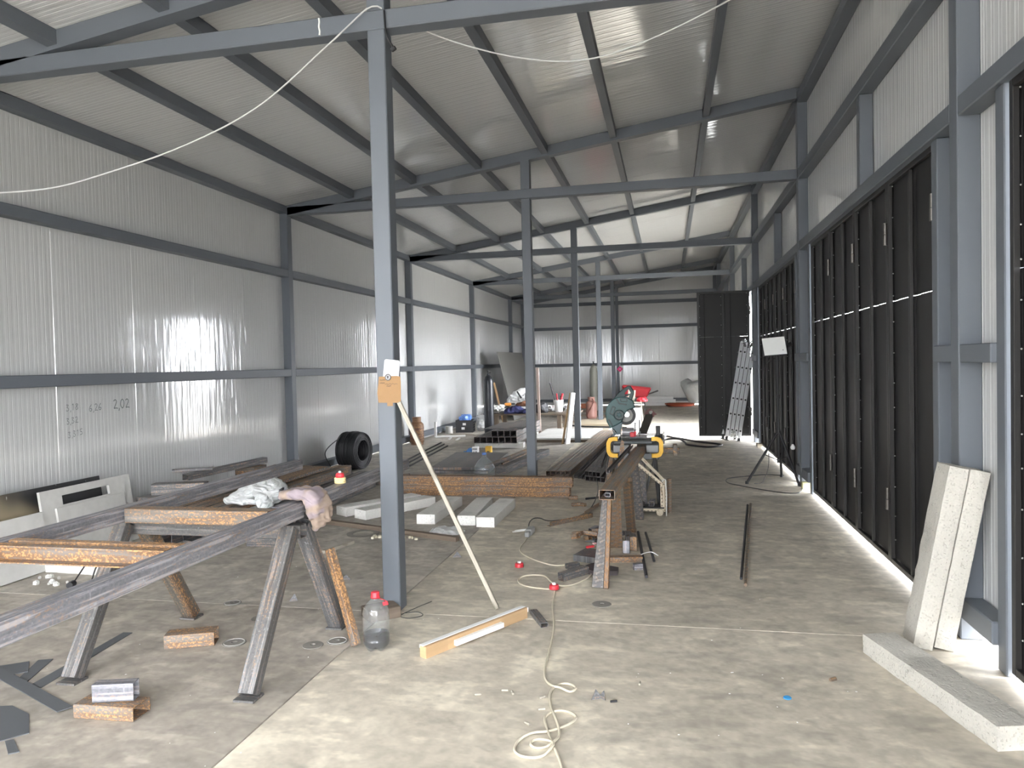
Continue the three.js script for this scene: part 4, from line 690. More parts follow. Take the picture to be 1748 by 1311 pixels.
// ---------------------------------------------------------------- abrasive chop saw
{
  const t = thing('chop_saw', 'dark green metal chop saw with its head raised, standing on the saw stand', 'chop saw', [-0.5, 0.70, -8.2]);
  const s = (x, y) => [-0.559 + (x / 8.74 - 77) * 0.00645 + 0.5 + (y - 1090) * -0.00001, 0.627 + (125 - y / 8.74) * 0.00656 - 0.70];
  const ext = (pts, z0, d, holes = [], bev = 0.008) => { const sh = new THREE.Shape(pts.map((p) => new THREE.Vector2(...s(...p)))); for (const h of holes) sh.holes.push(new THREE.Path(h.map((p) => new THREE.Vector2(...s(...p))))); const g = new THREE.ExtrudeGeometry(sh, { depth: d, bevelEnabled: bev > 0, bevelSize: bev, bevelThickness: bev, bevelSegments: 2, curveSegments: 8 }); g.translate(0, 0, z0); return g; };
  const arc = (cx, cy, r, a0, a1, n = 16) => [...Array(n + 1)].map((_, i) => { const a = (a0 + (a1 - a0) * i / n) * Math.PI / 180; return [cx + r * Math.cos(a), cy + r * Math.sin(a)]; });
  const green = std({ color: C(0.012, 0.062, 0.060), roughness: 0.45 }), greyG = std({ color: C(0.06, 0.09, 0.10), roughness: 0.45, metalness: 0.2 });
  part('upper_guard', ext([...arc(730, 560, 232, 178, 312, 22), [905, 470], [800, 505], [745, 600], [715, 680], [640, 720], [560, 760], [515, 680]], -0.03, 0.07, [], 0.01), green, t);
  part('guard_panel', ext([...arc(730, 560, 222, 288, 320, 8), [880, 478], [815, 480], [800, 440]], -0.045, 0.09, [], 0.004), greyG, t, 'grey guard panel');
  part('guard_rib', merge([ext([[548, 560], [590, 455], [630, 470], [600, 585]], 0.04, 0.012, [[[566, 552], [598, 475], [614, 482], [590, 565]]], 0.003), ext([[700, 340], [815, 330], [805, 385], [720, 385]], 0.04, 0.012, [[[718, 352], [796, 345], [790, 374], [730, 374]]], 0.003), ext([[520, 640], [545, 650], [590, 740], [570, 745]], 0.04, 0.012, [], 0.003), ext([[640, 350], [690, 420], [800, 440], [800, 425], [700, 405], [655, 340]], 0.04, 0.01, [], 0.002)]), std({ color: C(0.004, 0.022, 0.022), roughness: 0.4 }), t);
  part('handle', ext([[620, 330], [700, 250], [815, 168], [850, 170], [895, 240], [893, 280], [815, 510], [775, 500], [850, 285], [760, 310], [690, 320]], -0.02, 0.05, [[[765, 285], [775, 255], [828, 205], [858, 255], [850, 275]]], 0.008), std({ color: C(0.005, 0.028, 0.028), roughness: 0.5 }), t, 'dark green loop handle');
  const [gx, gy] = s(690, 580); part('gear_cover', merge([cyl(0.056, 0.05, 28).rotateX(Math.PI / 2).translate(gx, gy, 0.06), new THREE.TorusGeometry(0.052, 0.006, 8, 28).translate(gx, gy, 0.085)]), std({ color: C(0.004, 0.022, 0.022), roughness: 0.4 }), t);
  part('cover_spokes', merge([0, 1, 2].map((i) => at(cbox(0.06, 0.014, 0.012, 0.003).translate(0.0, 0, 0), gx, gy, 0.088, 0, 0, i * Math.PI / 3 + 0.3))), green, t);
  const [bx0, by0] = s(785, 590);
  part('blade', merge([lathe([[0.074, -0.004], [0.108, -0.004], [0.108, 0.005], [0.074, 0.005], [0.074, -0.004]], 40).rotateX(Math.PI / 2)]).translate(bx0, by0, 0.0), M.dark, t, 'worn black abrasive blade');
  part('blade_label', lathe([[0, -0.003], [0.078, -0.003], [0.078, 0.003], [0, 0.003]], 40).rotateX(Math.PI / 2).translate(bx0, by0, 0.002), std({ color: C(0.27, 0.265, 0.25), roughness: 0.7 }), t, 'pale centre label of the blade');
  part('flange', cyl(0.03, 0.05, 20).rotateX(Math.PI / 2).translate(...s(800, 575), 0.02), M.chrome, t);
  part('arm', ext([[575, 735], [600, 610], [730, 640], [715, 760], [690, 830], [700, 985], [640, 985], [610, 870]], -0.02, 0.05, [], 0.006), greyG, t);
  part('pivot', merge([cyl(0.028, 0.1, 18).rotateX(Math.PI / 2).translate(...s(650, 905), 0), cyl(0.014, 0.13, 12).rotateX(Math.PI / 2).translate(...s(690, 880), 0)]), M.chrome, t);
  part('motor', merge([cyl(0.05, 0.13, 24).rotateZ(Math.PI / 2).translate(...s(810, 850), -0.08), cyl(0.052, 0.03, 24).rotateZ(Math.PI / 2).translate(...s(745, 850), -0.08)]), std({ color: C(0.28, 0.27, 0.28), roughness: 0.4, metalness: 0.3 }), t);
  part('spring', merge([0, 1, 2, 3].map((i) => new THREE.TorusGeometry(0.014, 0.003, 6, 14).rotateX(1.2).translate(...s(590 + i * 12, 790 + i * 16), 0.05))), M.chrome, t);
  part('base', merge([bx(-0.1, 0.31, 0.002, 0.035, -0.2, 0.16, 0.008)]), std({ color: C(0.10, 0.11, 0.11), roughness: 0.5, metalness: 0.3 }), t);
  part('fence', bx(0.05, 0.25, 0.035, 0.075, -0.12, -0.09, 0.004), M.mill, t);
  part('clamp_handle', merge([at(cbox(0.05, 0.055, 0.03, 0.008), ...s(880, 870), 0.05), at(cbox(0.016, 0.06, 0.026, 0.006), ...s(925, 860), 0.05)]), M.red, t, 'red clamp grips');
  part('clamp_screw', merge([rod([...s(918, 880), 0.05], [...s(922, 695), 0.05], 0.006), rod([...s(905, 700), 0.05], [...s(950, 702), 0.05], 0.004), rod([...s(985, 900), 0.02], [...s(983, 655), 0.02], 0.006)]), M.dark, t);
  part('power_lead', wire([[0.05, 0.05, -0.22], [-0.08, 0.03, -0.25], [-0.2, -0.2, -0.25], [-0.22, -0.5, -0.2], [-0.24, -0.69, -0.1], [-0.35, -0.693, 0.3]], 0.006, 60), M.darkCable, t);
}
{ // tube being cut, held tilted behind the saw, with a magnetic square on it
  one('tilted_tube', tubeAB([-0.315, 0.745, -8.55], [-0.235, 0.955, -8.78], 0.085, 0.05, 0.004), std({ color: C(0.06, 0.055, 0.045), roughness: 0.5 }), 'dark square tube propped at a slant behind the chop saw', 'steel tube');
  const t = thing('magnetic_square', 'brown house-shaped welding magnet with a round hole on the slanted tube', 'welding magnet', [-0.218, 0.985, -8.78]);
  const hole = [...Array(16)].map((_, i) => [0.018 * Math.cos(i * Math.PI / 8), 0.008 + 0.018 * Math.sin(i * Math.PI / 8)]);
  part('plate', extrude([[-0.05, -0.045], [0.04, -0.045], [0.042, -0.025], [0.07, -0.02], [0.068, -0.012], [0.0, 0.05], [-0.02, 0.052], [-0.07, -0.005], [-0.072, -0.02], [-0.05, -0.022]], 0.018, [hole.reverse()]), std({ color: C(0.14, 0.05, 0.045), roughness: 0.6 }), t);
  part('rim', at(new THREE.TorusGeometry(0.02, 0.003, 6, 20), 0, 0.008, 0.009), M.chrome, t);
  one('tube_prop', bx(-0.37, -0.26, 0.575, 0.70, -8.62, -8.46, 0.004), M.mill, 'dark steel block carrying the foot of the slanted tube', 'steel block');
  one('prop_column', tubeAB([-0.315, 0, -8.54], [-0.315, 0.575, -8.54], 0.08, 0.08), M.mill, 'dark steel column standing behind the saw stand', 'steel tube');
}
// ---------------------------------------------------------------- heap of offcuts under the saw horse
{
  const grp = 'loose tube offcuts heaped under the saw horse', mats = [M.mill, M.millBrown, M.rustMid, M.scuffed];
  const put = (label, a, b, w, h, mat, roll = 0) => one('tube_offcut', tubeAB(a, b, w, h, 0.005, roll), mat, label, 'steel offcut', label.includes('heap') ? grp : undefined);
  put('dark tube offcut lying inside the loop of pale cable', [-0.80, 0.031, -5.30], [-0.64, 0.031, -5.52], 0.062, 0.06, M.mill);
  put('short grey tube end beside the dark offcut in the cable loop', [-0.80, 0.021, -5.62], [-0.72, 0.021, -5.69], 0.05, 0.04, M.mill);
  put('small grey tube offcut on the floor next to the thin rods', [-0.29, 0.026, -5.66], [-0.225, 0.026, -5.68], 0.05, 0.05, M.scuffed);
  put('pale-edged tube offcut at the outer edge of the heap by the front leg', [-0.735, 0.026, -6.80], [-0.69, 0.026, -6.95], 0.05, 0.05, M.scuffed, 0.05);
  put('orange rusty tube offcut beside the front tapered leg', [-0.73, 0.028, -6.62], [-0.60, 0.028, -6.64], 0.05, 0.055, M.rust);
  put('upright bluish steel offcut standing between the saw horse legs', [-0.372, 0.0, -6.15], [-0.372, 0.10, -6.17], 0.06, 0.045, M.scuffed);
  put('upright orange-edged offcut standing beside the bluish one', [-0.318, 0.0, -6.24], [-0.318, 0.11, -6.26], 0.06, 0.045, M.rustMid);
  put('square tube offcut with a bright open end facing forward', [-0.352, 0.036, -6.33], [-0.365, 0.036, -6.45], 0.07, 0.07, M.scuffed);
  put('dark tube end propped on the edge of the heap by the thin rods', [-0.37, 0.03, -6.60], [-0.39, 0.03, -6.73], 0.055, 0.055, M.mill);
  put('square tube end tipped against the dark one by the thin rods', [-0.335, 0.03, -6.52], [-0.35, 0.03, -6.64], 0.055, 0.055, M.mill, 0.2);
  one('rusty_channel', between(channelGeo(0.075, 0.05, 0.42, 0.006).rotateZ(-Math.PI / 2), [-0.60, 0.04, -5.86], [-0.285, 0.04, -5.92], 0), M.rustMid, 'rust-speckled channel piece lying across under the saw horse', 'steel channel');
  one('steel_slab', plateGeo([[-0.78, -5.86], [-0.58, -5.78], [-0.5, -5.9], [-0.52, -6.02], [-0.7, -6.1]], 0.0, 0.05), M.mill, 'dark steel slab on the floor behind the front tapered leg', 'steel plate');
  one('steel_slab', plateGeo([[-0.70, -5.56], [-0.56, -5.46], [-0.40, -5.5], [-0.40, -5.6], [-0.6, -5.7]], 0.0, 0.035), std({ color: C(0.05, 0.04, 0.042), roughness: 0.7 }), 'dark purplish steel slab at the foot of the front tapered leg', 'steel plate');
  for (let i = 0; i < 12; i++) { const x = -0.82 + 0.26 * rnd(), z = -6.16 - 0.42 * rnd(), a = rr(0, Math.PI), l = rr(0.06, 0.12), y = 0.022 + 0.028 * (i % 3), w = rr(0.034, 0.048); put('short dark tube offcut in the heap beside the front tapered leg', [x - l / 2 * Math.cos(a), y, z - l / 2 * Math.sin(a)], [x + l / 2 * Math.cos(a), y + (i % 3 ? 0.02 : 0), z + l / 2 * Math.sin(a)], w, w, mats[i % 3]); }
  for (let i = 0; i < 4; i++) { const x = -0.50 + 0.1 * (i % 2), z = -6.55 - 0.13 * i; put('small dark tube offcut of the heap between the rear legs of the saw horse', [x, 0.02, z], [x + 0.07, 0.02, z + 0.03], 0.04, 0.04, mats[(i + 1) % 3]); }
  const tg = thing('red_tag', 'bright red plastic piece lying on the offcut heap', 'plastic piece', [-0.66, 0.08, -6.02]); part('piece', at(cbox(0.07, 0.018, 0.035, 0.006), 0, 0, 0, 0, 0.3, 0.1), M.red, tg); part('clip', at(cbox(0.03, 0.012, 0.03, 0.004), 0.035, 0.02, -0.03, 0, 0.8, 0), std({ color: C(0.7, 0.4, 0.4), roughness: 0.5 }), tg);
  one('thin_rod', rod([-0.305, 0.012, -6.88], [-0.187, 0.012, -5.45], 0.012), M.dark, 'longer of two thin black rods on the floor beside the saw horse', 'steel rod');
  one('thin_rod', rod([-0.235, 0.011, -6.86], [-0.14, 0.011, -5.9], 0.011), M.dark, 'shorter of two thin black rods on the floor beside the saw horse', 'steel rod');
  one('string', wire([[-0.25, 0.034, -5.98], [-0.21, 0.038, -6.04], [-0.16, 0.034, -6.08], [-0.11, 0.006, -6.08]], 0.004, 20), M.white, 'bit of white string across the two thin black rods', 'string');
  one('thin_rod', rod([0.85, 0.012, -8.35], [0.50, 0.012, -5.34], 0.012), M.millBrown, 'long thin rusty rod lying alone on the floor near the doors', 'steel rod');
  one('thin_rod', rod([0.81, 0.010, -8.3], [0.485, 0.010, -5.5], 0.010), M.dark, 'thin black rod lying against the long rusty one near the doors', 'steel rod');
  one('floor_angle', between(angleGeo(0.045, 0.045, 0.6), [-1.15, 0.003, -7.07], [-0.80, 0.003, -7.52]), M.rustMid, 'rusty angle iron with bolt holes on the floor in front of the saw horse', 'steel angle');
  one('floor_angle', between(angleGeo(0.04, 0.04, 0.52), [-0.88, 0.003, -7.62], [-0.78, 0.003, -8.12]), M.rustMid, 'rusty angle iron leading back toward the channel bundle', 'steel angle');
  one('tube_offcut', tubeAB([-1.17, 0.02, -8.5], [-1.07, 0.02, -8.53], 0.045, 0.04), M.rustMid, 'little rusty offcut by the end of the stacked rusty channels', 'steel offcut');
  one('tube_offcut', merge([tubeAB([-1.08, 0.018, -8.1], [-1.0, 0.018, -8.14], 0.04, 0.034), tubeAB([-0.985, 0.018, -8.14], [-0.93, 0.018, -8.1], 0.04, 0.034)]), M.rustMid, 'pair of rusty links lying on the floor past the white blocks', 'steel offcut');
  one('thin_rod', rod([-0.97, 0.012, -8.5], [-0.82, 0.012, -8.6], 0.014), M.dark, 'short dark rod on the floor left of the rear legs', 'steel rod');
}
// ---------------------------------------------------------------- blocks by the near door
{
  const lean = (label, foot, dir, ry, L, s) => { // stands on its end, tilted
    const m = one('white_block', roughBlock(0.2, 0.1, L, s, 0.009), M.dustyBlock, label, 'block');
    // local: length Z -> up the lean, width X -> along the face, thickness Y -> face normal
    const up = V(...dir).normalize(), side = V(-Math.cos(ry), 0, Math.sin(ry)); const x = side.clone().addScaledVector(up, -side.dot(up)).normalize().cross(up).negate(); const y = up.clone().cross(x).normalize();
    m.quaternion.setFromRotationMatrix(new THREE.Matrix4().makeBasis(x, y, up));
    m.position.set(foot[0] + up.x * L / 2, foot[1] + up.y * L / 2, foot[2] + up.z * L / 2); return m;
  };
  lean('rough white block leaning on its end in front of another, chipped at its top corner', [1.315, 0.008, -4.40], [0.195, 0.98, -0.02], 0.0, 1.0, 2.2);
  lean('rough white block leaning on its end behind the chipped one, against the grey column', [1.42, 0.008, -4.40], [0.195, 0.98, -0.02], 0.0, 0.98, 6.3);
  block('rough white block lying flat on the floor by the near door', [1.215, 0, -3.755], 0.262, 0.185, 0.105, 1.02, 8.8, M.dustyBlock);
}
// ---------------------------------------------------------------- folded aluminium ladder
{
  const t = thing('folding_ladder', 'folded aluminium multi-joint ladder leaning beside the open door leaf', 'ladder', [1.18, 0, -14.8]);
  const H = 1.87, stile = cbox(0.062, H, 0.028, 0.006), round = 0.09;
  const g = new THREE.Group(); g.name = 'ladder_body'; const off = [-0.117, -0.039, 0.039, 0.117];
  const tilt = -0.175; const q = new THREE.Quaternion().setFromEuler(new THREE.Euler(-0.05, 0.12, tilt));
  const tf = (geo) => { geo.applyQuaternion(q); return geo; };
  off.forEach((x, i) => {
    const h = i === 2 ? H - 0.1 : H; for (const dz of [0, -0.36]) part('stile', tf(cbox(0.066, h, 0.026, 0.007).translate(x, 0.07 + h / 2, dz)), M.alu, t);
    for (let k = 0; k < 6; k++) { if (i === 2 && k === 5) continue; part('rung', tf(cyl(0.017, 0.42, 12).rotateX(Math.PI / 2).translate(x, 0.22 + k * 0.305, -0.18)), M.dark, t); }
  });
  for (const [x, s] of [[-0.09, 1], [0.09, -1]]) { part('joint', tf(merge([new THREE.TorusGeometry(0.038, 0.014, 8, 20).translate(x + s * 0.005, H + 0.075, 0.005), cyl(0.016, 0.05, 14).rotateX(Math.PI / 2).translate(x + s * 0.005, H + 0.075, 0), cbox(0.05, 0.1, 0.02, 0.006).rotateZ(s * 0.5).translate(x + s * 0.03, H + 0.02, 0.006)])), M.chrome, t, 'locking joint'); }
  part('joint', tf(merge([new THREE.TorusGeometry(0.05, 0.008, 8, 20).translate(0, 0.14, 0.012), cbox(0.1, 0.06, 0.016, 0.004).translate(0, 0.14, 0.01)])), M.chrome, t, 'lower joint plate');
  for (const x of [-0.117, 0.117]) for (const dz of [0, -0.36]) part('foot', tf(merge([cbox(0.05, 0.06, 0.05, 0.008).translate(x, 0.05, dz), cbox(0.085, 0.02, 0.06, 0.006).translate(x, 0.012, dz)])), M.dark, t);
}
// ---------------------------------------------------------------- floodlight on a tripod
{
  const t = thing('floodlight_stand', 'white-faced floodlight on a black tripod stand by the doors', 'floodlight', [1.335, 0, -9.93]);
  const head = new THREE.Group(); head.name = 'lamp_head'; head.position.set(-0.015, 1.745, 0.06); head.rotation.set(-0.12, -0.1, 0.05); t.add(head);
  part('housing', cbox(0.30, 0.235, 0.035, 0.006).translate(0, 0, -0.025), M.dark, head);
  part('glass_face', extrude([[-0.145, 0.112], [-0.125, -0.108], [0.145, -0.108], [0.125, 0.115]].reverse(), 0.012), std({ color: C(0.70, 0.70, 0.66), roughness: 0.25 }), head, 'white lamp face');
  part('dot', cyl(0.006, 0.004, 10).rotateX(Math.PI / 2).translate(0.1, -0.055, 0.008), M.dark, head);
  part('bracket', merge([barAB([0.16, 0, -0.03], [0.21, 0.03, -0.06], 0.02, 0.05), rod([0.2, 0.02, -0.05], [0.2, -0.12, -0.05], 0.008)]), M.dark, t.children[0] === head ? head : head);
  part('pole', rod([0.03, 0.32, 0], [0.03, 1.66, 0], 0.014, 12), M.dark, t); part('collar', merge([cyl(0.024, 0.08, 14).translate(0.03, 0.62, 0), cyl(0.024, 0.06, 14).translate(0.03, 0.28, 0), cyl(0.02, 0.05, 12).translate(0.03, 1.1, 0)]), M.blackPlastic, t);
  for (const [x, z] of [[-0.385, 0.17], [0.225, 0.30], [0.12, -0.42]]) { part('leg', rod([x, 0.015, z], [0.03 + x * 0.05, 0.63, z * 0.05], 0.017, 10), M.blackPlastic, t); part('brace', rod([0.03 + x * 0.45, 0.36, z * 0.5], [0.03, 0.28, 0], 0.006, 8), M.dark, t); part('foot_cap', at(cyl(0.022, 0.035, 10), x, 0.018, z), M.dark, t); }
  part('lead', wire([[0.19, 1.66, 0.0], [0.2, 1.45, 0.05], [0.17, 1.0, 0.06], [0.17, 0.6, 0.05], [0.165, 0.46, 0.04]], 0.006, 40), M.darkCable, t);
  part('lead', wire([[0.16, 1.64, 0.0], [-0.12, 1.5, 0.02], [-0.14, 0.9, 0.02], [-0.1, 0.3, 0.06], [-0.18, 0.02, 0.1], [-0.3, 0.01, 0.2]], 0.005, 50), M.darkCable, t);
  const b = thing('hanging_bulb', 'small white bulb hanging on a cord beside the tripod stand', 'bulb', [1.525, 0.46, -9.86]);
  part('globe', lathe([[0, -0.035], [0.02, -0.03], [0.03, -0.012], [0.028, 0.008], [0.014, 0.03], [0.011, 0.04], [0, 0.04]], 18), M.white, b); part('socket', cyl(0.012, 0.04, 12).translate(0, 0.058, 0), M.blackPlastic, b);
}
one('floor_lead', wire([[1.5, 0.006, -10.45], [1.25, 0.006, -10.5], [1.05, 0.006, -10.39], [0.76, 0.006, -10.16], [0.713, 0.006, -9.82], [0.866, 0.006, -9.57], [1.21, 0.006, -9.18], [1.45, 0.006, -9.1], [1.55, 0.02, -9.34]], 0.006, 90), M.darkCable, 'thin dark cord looping over the floor round the tripod foot', 'cord');
one('door_stop', bx(1.55, 1.68, 0.0, 0.09, -9.46, -9.36, 0.006), std({ color: C(0.42, 0.40, 0.22), roughness: 0.7 }), 'small yellowish block at the foot of the column behind the tripod', 'block');
one('door_stop', bx(1.52, 1.66, 0.0, 0.07, -13.9, -13.75, 0.006), M.wood, 'small pale block on the floor by the door post near the ladder', 'block');
one('black_hose', wire([[-0.3, 0.02, -8.9], [-0.25, 0.02, -12], [-0.12, 0.02, -15.4], [0.08, 0.02, -15.3], [0.278, 0.02, -15.0], [0.49, 0.02, -14.6], [0.697, 0.02, -14.36], [0.932, 0.02, -14.04], [0.789, 0.02, -13.74], [0.623, 0.02, -13.7], [0.423, 0.02, -13.89], [0.301, 0.02, -14.08], [0.27, 0.02, -14.5], [0.15, 0.045, -14.85], [-0.15, 0.02, -14.8], [-0.3, 0.02, -13.5]], 0.018, 160, false, 8), M.blackPlastic, 'thick black hose snaking over the floor in front of the open door leaf', 'hose');
// ---------------------------------------------------------------- pale cable and extension lead on the floor
{
  const y = 0.006, c = [[-0.38, -2.6], [-0.441, -2.834], [-0.489, -2.965], [-0.53, -3.073], [-0.568, -3.191], [-0.567, -3.244], [-0.538, -3.286], [-0.488, -3.297], [-0.443, -3.264], [-0.435, -3.226], [-0.47, -3.163], [-0.535, -3.103], [-0.599, -3.056], [-0.643, -3.002], [-0.653, -2.938], [-0.627, -2.893], [-0.578, -2.879], [-0.53, -2.898], [-0.503, -2.941], [-0.498, -2.986], [-0.547, -3.029], [-0.586, -3.017], [-0.593, -2.981], [-0.569, -2.957], [-0.525, -2.97], [-0.496, -3.009], [-0.486, -3.069], [-0.496, -3.128], [-0.529, -3.224], [-0.561, -3.327], [-0.585, -3.438], [-0.583, -3.514], [-0.554, -3.574], [-0.507, -3.581], [-0.471, -3.54], [-0.496, -3.497], [-0.545, -3.513], [-0.593, -3.552], [-0.635, -3.618], [-0.661, -3.751], [-0.674, -3.973], [-0.687, -4.179], [-0.717, -4.429], [-0.774, -4.734], [-0.81, -5.06],
    [-0.892, -5.087], [-0.993, -5.115], [-1.076, -5.177], [-1.114, -5.276], [-1.096, -5.371], [-1.021, -5.413], [-0.935, -5.392], [-0.86, -5.25], [-0.805, -5.15], [-0.742, -5.178], [-0.667, -5.26], [-0.60, -5.432], [-0.615, -5.60], [-0.678, -5.72], [-0.776, -5.74], [-0.898, -5.694], [-1.039, -5.783], [-1.19, -5.951], [-1.266, -6.099], [-1.289, -6.241], [-1.288, -6.40], [-1.295, -6.57]];
  const lift = { 12: 0.011, 13: 0.006, 18: 0.009, 19: 0.012, 25: 0.010, 27: 0.008, 28: 0.012, 36: 0.010, 53: 0.012 };
  const t = thing('pale_cable', 'long cream cable curling in loops over the bare floor', 'cable', [-0.6, 0, -4]);
  wp(t, 'lead', wire(c.map(([x, z], i) => [x, y + (lift[i] ?? 0), z]), 0.0062, 420, false, 7), M.cable);
  wp(t, 'lead', wire([[-1.31, y + 0.02, -6.84], [-1.361, y, -6.99], [-1.395, y, -7.23], [-1.385, y, -7.4], [-1.323, y, -7.42], [-1.204, y, -7.306], [-1.0, y, -7.45], [-0.9, y, -7.7], [-0.85, 0.02, -8.0], [-0.82, 0.1, -8.4], [-0.86, 0.2, -8.75]], 0.0055, 90), M.darkCable, 'dark lead');
  const p = thing('socket_block', 'grey socket block joining the pale cable to a dark lead', 'socket', [-1.30, 0.0, -6.74]);
  part('body', cbox(0.07, 0.06, 0.17, 0.012).translate(0, 0.03, 0), std({ color: C(0.33, 0.33, 0.31), roughness: 0.5 }), p); part('plug', cbox(0.05, 0.05, 0.07, 0.01).translate(0, 0.026, 0.115), std({ color: C(0.25, 0.25, 0.24), roughness: 0.5 }), p);
  part('flex_tails', merge([wire([[-0.02, 0.04, 0.0], [-0.1, 0.03, 0.02], [-0.17, 0.012, -0.02]], 0.006, 16), wire([[-0.02, 0.04, -0.03], [-0.1, 0.03, -0.03], [-0.16, 0.01, -0.08]], 0.006, 16)]), M.white, p);
}
{ // red caps and small litter
  const cap = (label, x, z, s = 1) => { const t = thing('bottle_top', label, 'cap', [x, s > 1 ? 0.013 : 0, z]); part('cap', lathe([[0, 0.03], [0.03, 0.03], [0.034, 0.024], [0.034, 0.004], [0.036, 0], [0.03, 0], [0.03, 0.02], [0, 0.02]], 24), M.red, t); part('knob', lathe([[0, 0.03], [0.014, 0.03], [0.014, 0.042], [0, 0.044]], 16), M.white, t); t.scale.setScalar(s); };
  cap('small red plastic cap alone on the floor beyond the cable loop', -1.18, -5.64); cap('small red plastic cap sitting on the pale cable', -0.815, -5.075, 1.001);
  one('bottle_top', lathe([[0, 0.006], [0.017, 0.006], [0.019, 0.004], [0.019, 0.0], [0.0, 0.0]], 20).translate(0.518, 0.0005, -3.60), std({ color: C(0.05, 0.30, 0.62), roughness: 0.4 }), 'tiny blue bottle cap on the bare floor', 'cap');
  const bits = [[-0.811, -3.465], [-0.769, -3.445], [-0.618, -3.42], [-0.60, -3.30], [-0.64, -3.155], [-0.28, -3.43], [-0.168, -3.646], [-0.93, -3.40]]; const stub = cyl(0.0055, 0.032, 8).rotateZ(Math.PI / 2);
  bits.forEach(([x, z], i) => { const m = one('stub', stub, i === 5 ? M.dark : M.wood, i === 5 ? 'dark crumpled stub on the floor by the folded metal scrap' : 'short pale stub littering the floor round the cream cable', 'litter', i === 5 ? undefined : 'pale stubs round the cream cable'); m.position.set(x, 0.0055, z); m.rotation.y = rr(0, 3); });
  one('metal_scrap', merge([at(extrude([[-0.03, 0], [0.03, 0], [0.0, 0.045]], 0.003), -0.36, 0.0, -3.45, -0.3, 0.5), at(extrude([[-0.03, 0], [0.02, 0], [0.0, 0.04]], 0.003), -0.335, 0, -3.455, -0.3, -0.7)]), M.mill, 'small folded triangle of sheet metal on the bare floor', 'metal scrap');
  one('metal_scrap', merge([at(extrude([[-0.05, 0], [0.04, 0], [0.0, 0.04]], 0.003), -2.41, 0.0, -5.12, -0.5, 0.2)]), M.mill, 'bent dark metal scrap on the floor behind the orange bar', 'metal scrap');
  one('metal_scrap', merge([at(extrude([[-0.03, 0], [0.03, 0], [0.01, 0.05]], 0.003), -2.56, 0.0, -4.6, -0.4, 0.5)]), M.mill, 'small bent metal scrap on the floor between the trestle legs', 'metal scrap');
  one('metal_scrap', at(extrude([[-0.04, 0], [0.04, 0], [0.0, 0.05]], 0.003), -1.75, 0.0, -5.85, -0.4, 0.2), M.mill, 'small upright metal scrap on the floor past the nearest post', 'metal scrap');
  one('stub', at(cyl(0.009, 0.035, 8).rotateZ(Math.PI / 2), 0.765, 0.009, -3.83, 0, 0.6), M.millBrown, 'dark brown stub alone on the floor near the flat white block', 'litter');
  one('floor_loop', wire([[-1.70, 0.003, -4.47], [-1.62, 0.003, -4.5], [-1.57, 0.003, -4.44], [-1.64, 0.003, -4.38], [-1.71, 0.003, -4.42], [-1.66, 0.003, -4.58], [-1.6, 0.003, -4.72]], 0.0025, 60), M.darkCable, 'thin wire curl at the foot of the nearest post', 'wire');
  // plaster chips and dust flecks, uncounted
  const g = [], chip = new THREE.IcosahedronGeometry(1, 0); for (let i = 0; i < 130; i++) { const z = -2.4 - 8 * rnd() * rnd(), x = rr(-3.4, 1.4), s = rr(0.0015, 0.004); if ((x > -1.45 && x < -0.25) || x > 0.9 || z < -5.6 || (x < -2.6 && z > -3.2)) continue; g.push(chip.clone().scale(s * rr(1, 3), s * 0.5, s * rr(0.7, 2)).rotateY(rr(0, 3)).translate(x, s * 0.3, z)); }
  one('floor_chips', merge(g), M.white, 'pale chips and flecks scattered over the whole floor', 'chips').userData.kind = 'stuff';
}
// ---------------------------------------------------------------- cable strung under the roof, and a clip on the post
one('hanging_cable', wire([[-5.2, 2.9, -4.3], [-4.55, 2.86, -4.25], [-4.05, 2.86, -4.25], [-3.6, 2.93, -4.25], [-3.05, 3.08, -4.3], [-2.55, 3.30, -4.35], [-2.1, 3.66, -4.42], [-1.86, 3.875, -4.47], [-1.80, 3.90, -4.485], [-1.76, 3.895, -4.49], [-1.71, 3.872, -4.55], [-1.4, 3.76, -4.75], [-0.95, 3.67, -4.95], [-0.5, 3.63, -5.0], [0.0, 3.70, -4.9], [0.6, 3.86, -4.7], [1.1, 4.05, -4.55], [1.56, 4.3, -4.35]], 0.0055, 200), std({ color: C(0.45, 0.45, 0.44), roughness: 0.6 }), 'thin grey cable strung across under the roof over the nearest post', 'cable');
{ const t = thing('cable_strap', 'black strap with a loose buckle hanging at the top of the nearest post', 'strap', [-1.735, 3.75, -4.49]); part('band', wire([[0.0, 0.12, 0.002], [0.004, 0.05, 0.004], [0.008, 0.0, 0.004], [0.02, -0.06, 0.0], [0.045, -0.105, -0.03]], 0.006, 30), M.blackPlastic, t); part('buckle', at(cbox(0.035, 0.025, 0.02, 0.004), 0.045, -0.115, -0.03, 0, 0, 0.5), M.blackPlastic, t); }
{ const m = one('paint_drip', wire([[0, 0.055, 0], [0.003, 0.03, 0.001], [-0.001, 0.0, 0], [0.004, -0.03, 0.001], [0.001, -0.055, 0]].map(([x, y, z]) => [-2.19 + x, 3.825 + y, -4.499 + z]), 0.006, 16), M.white, 'white foam drip on the front of the nearest tie beam', 'paint drip'); }
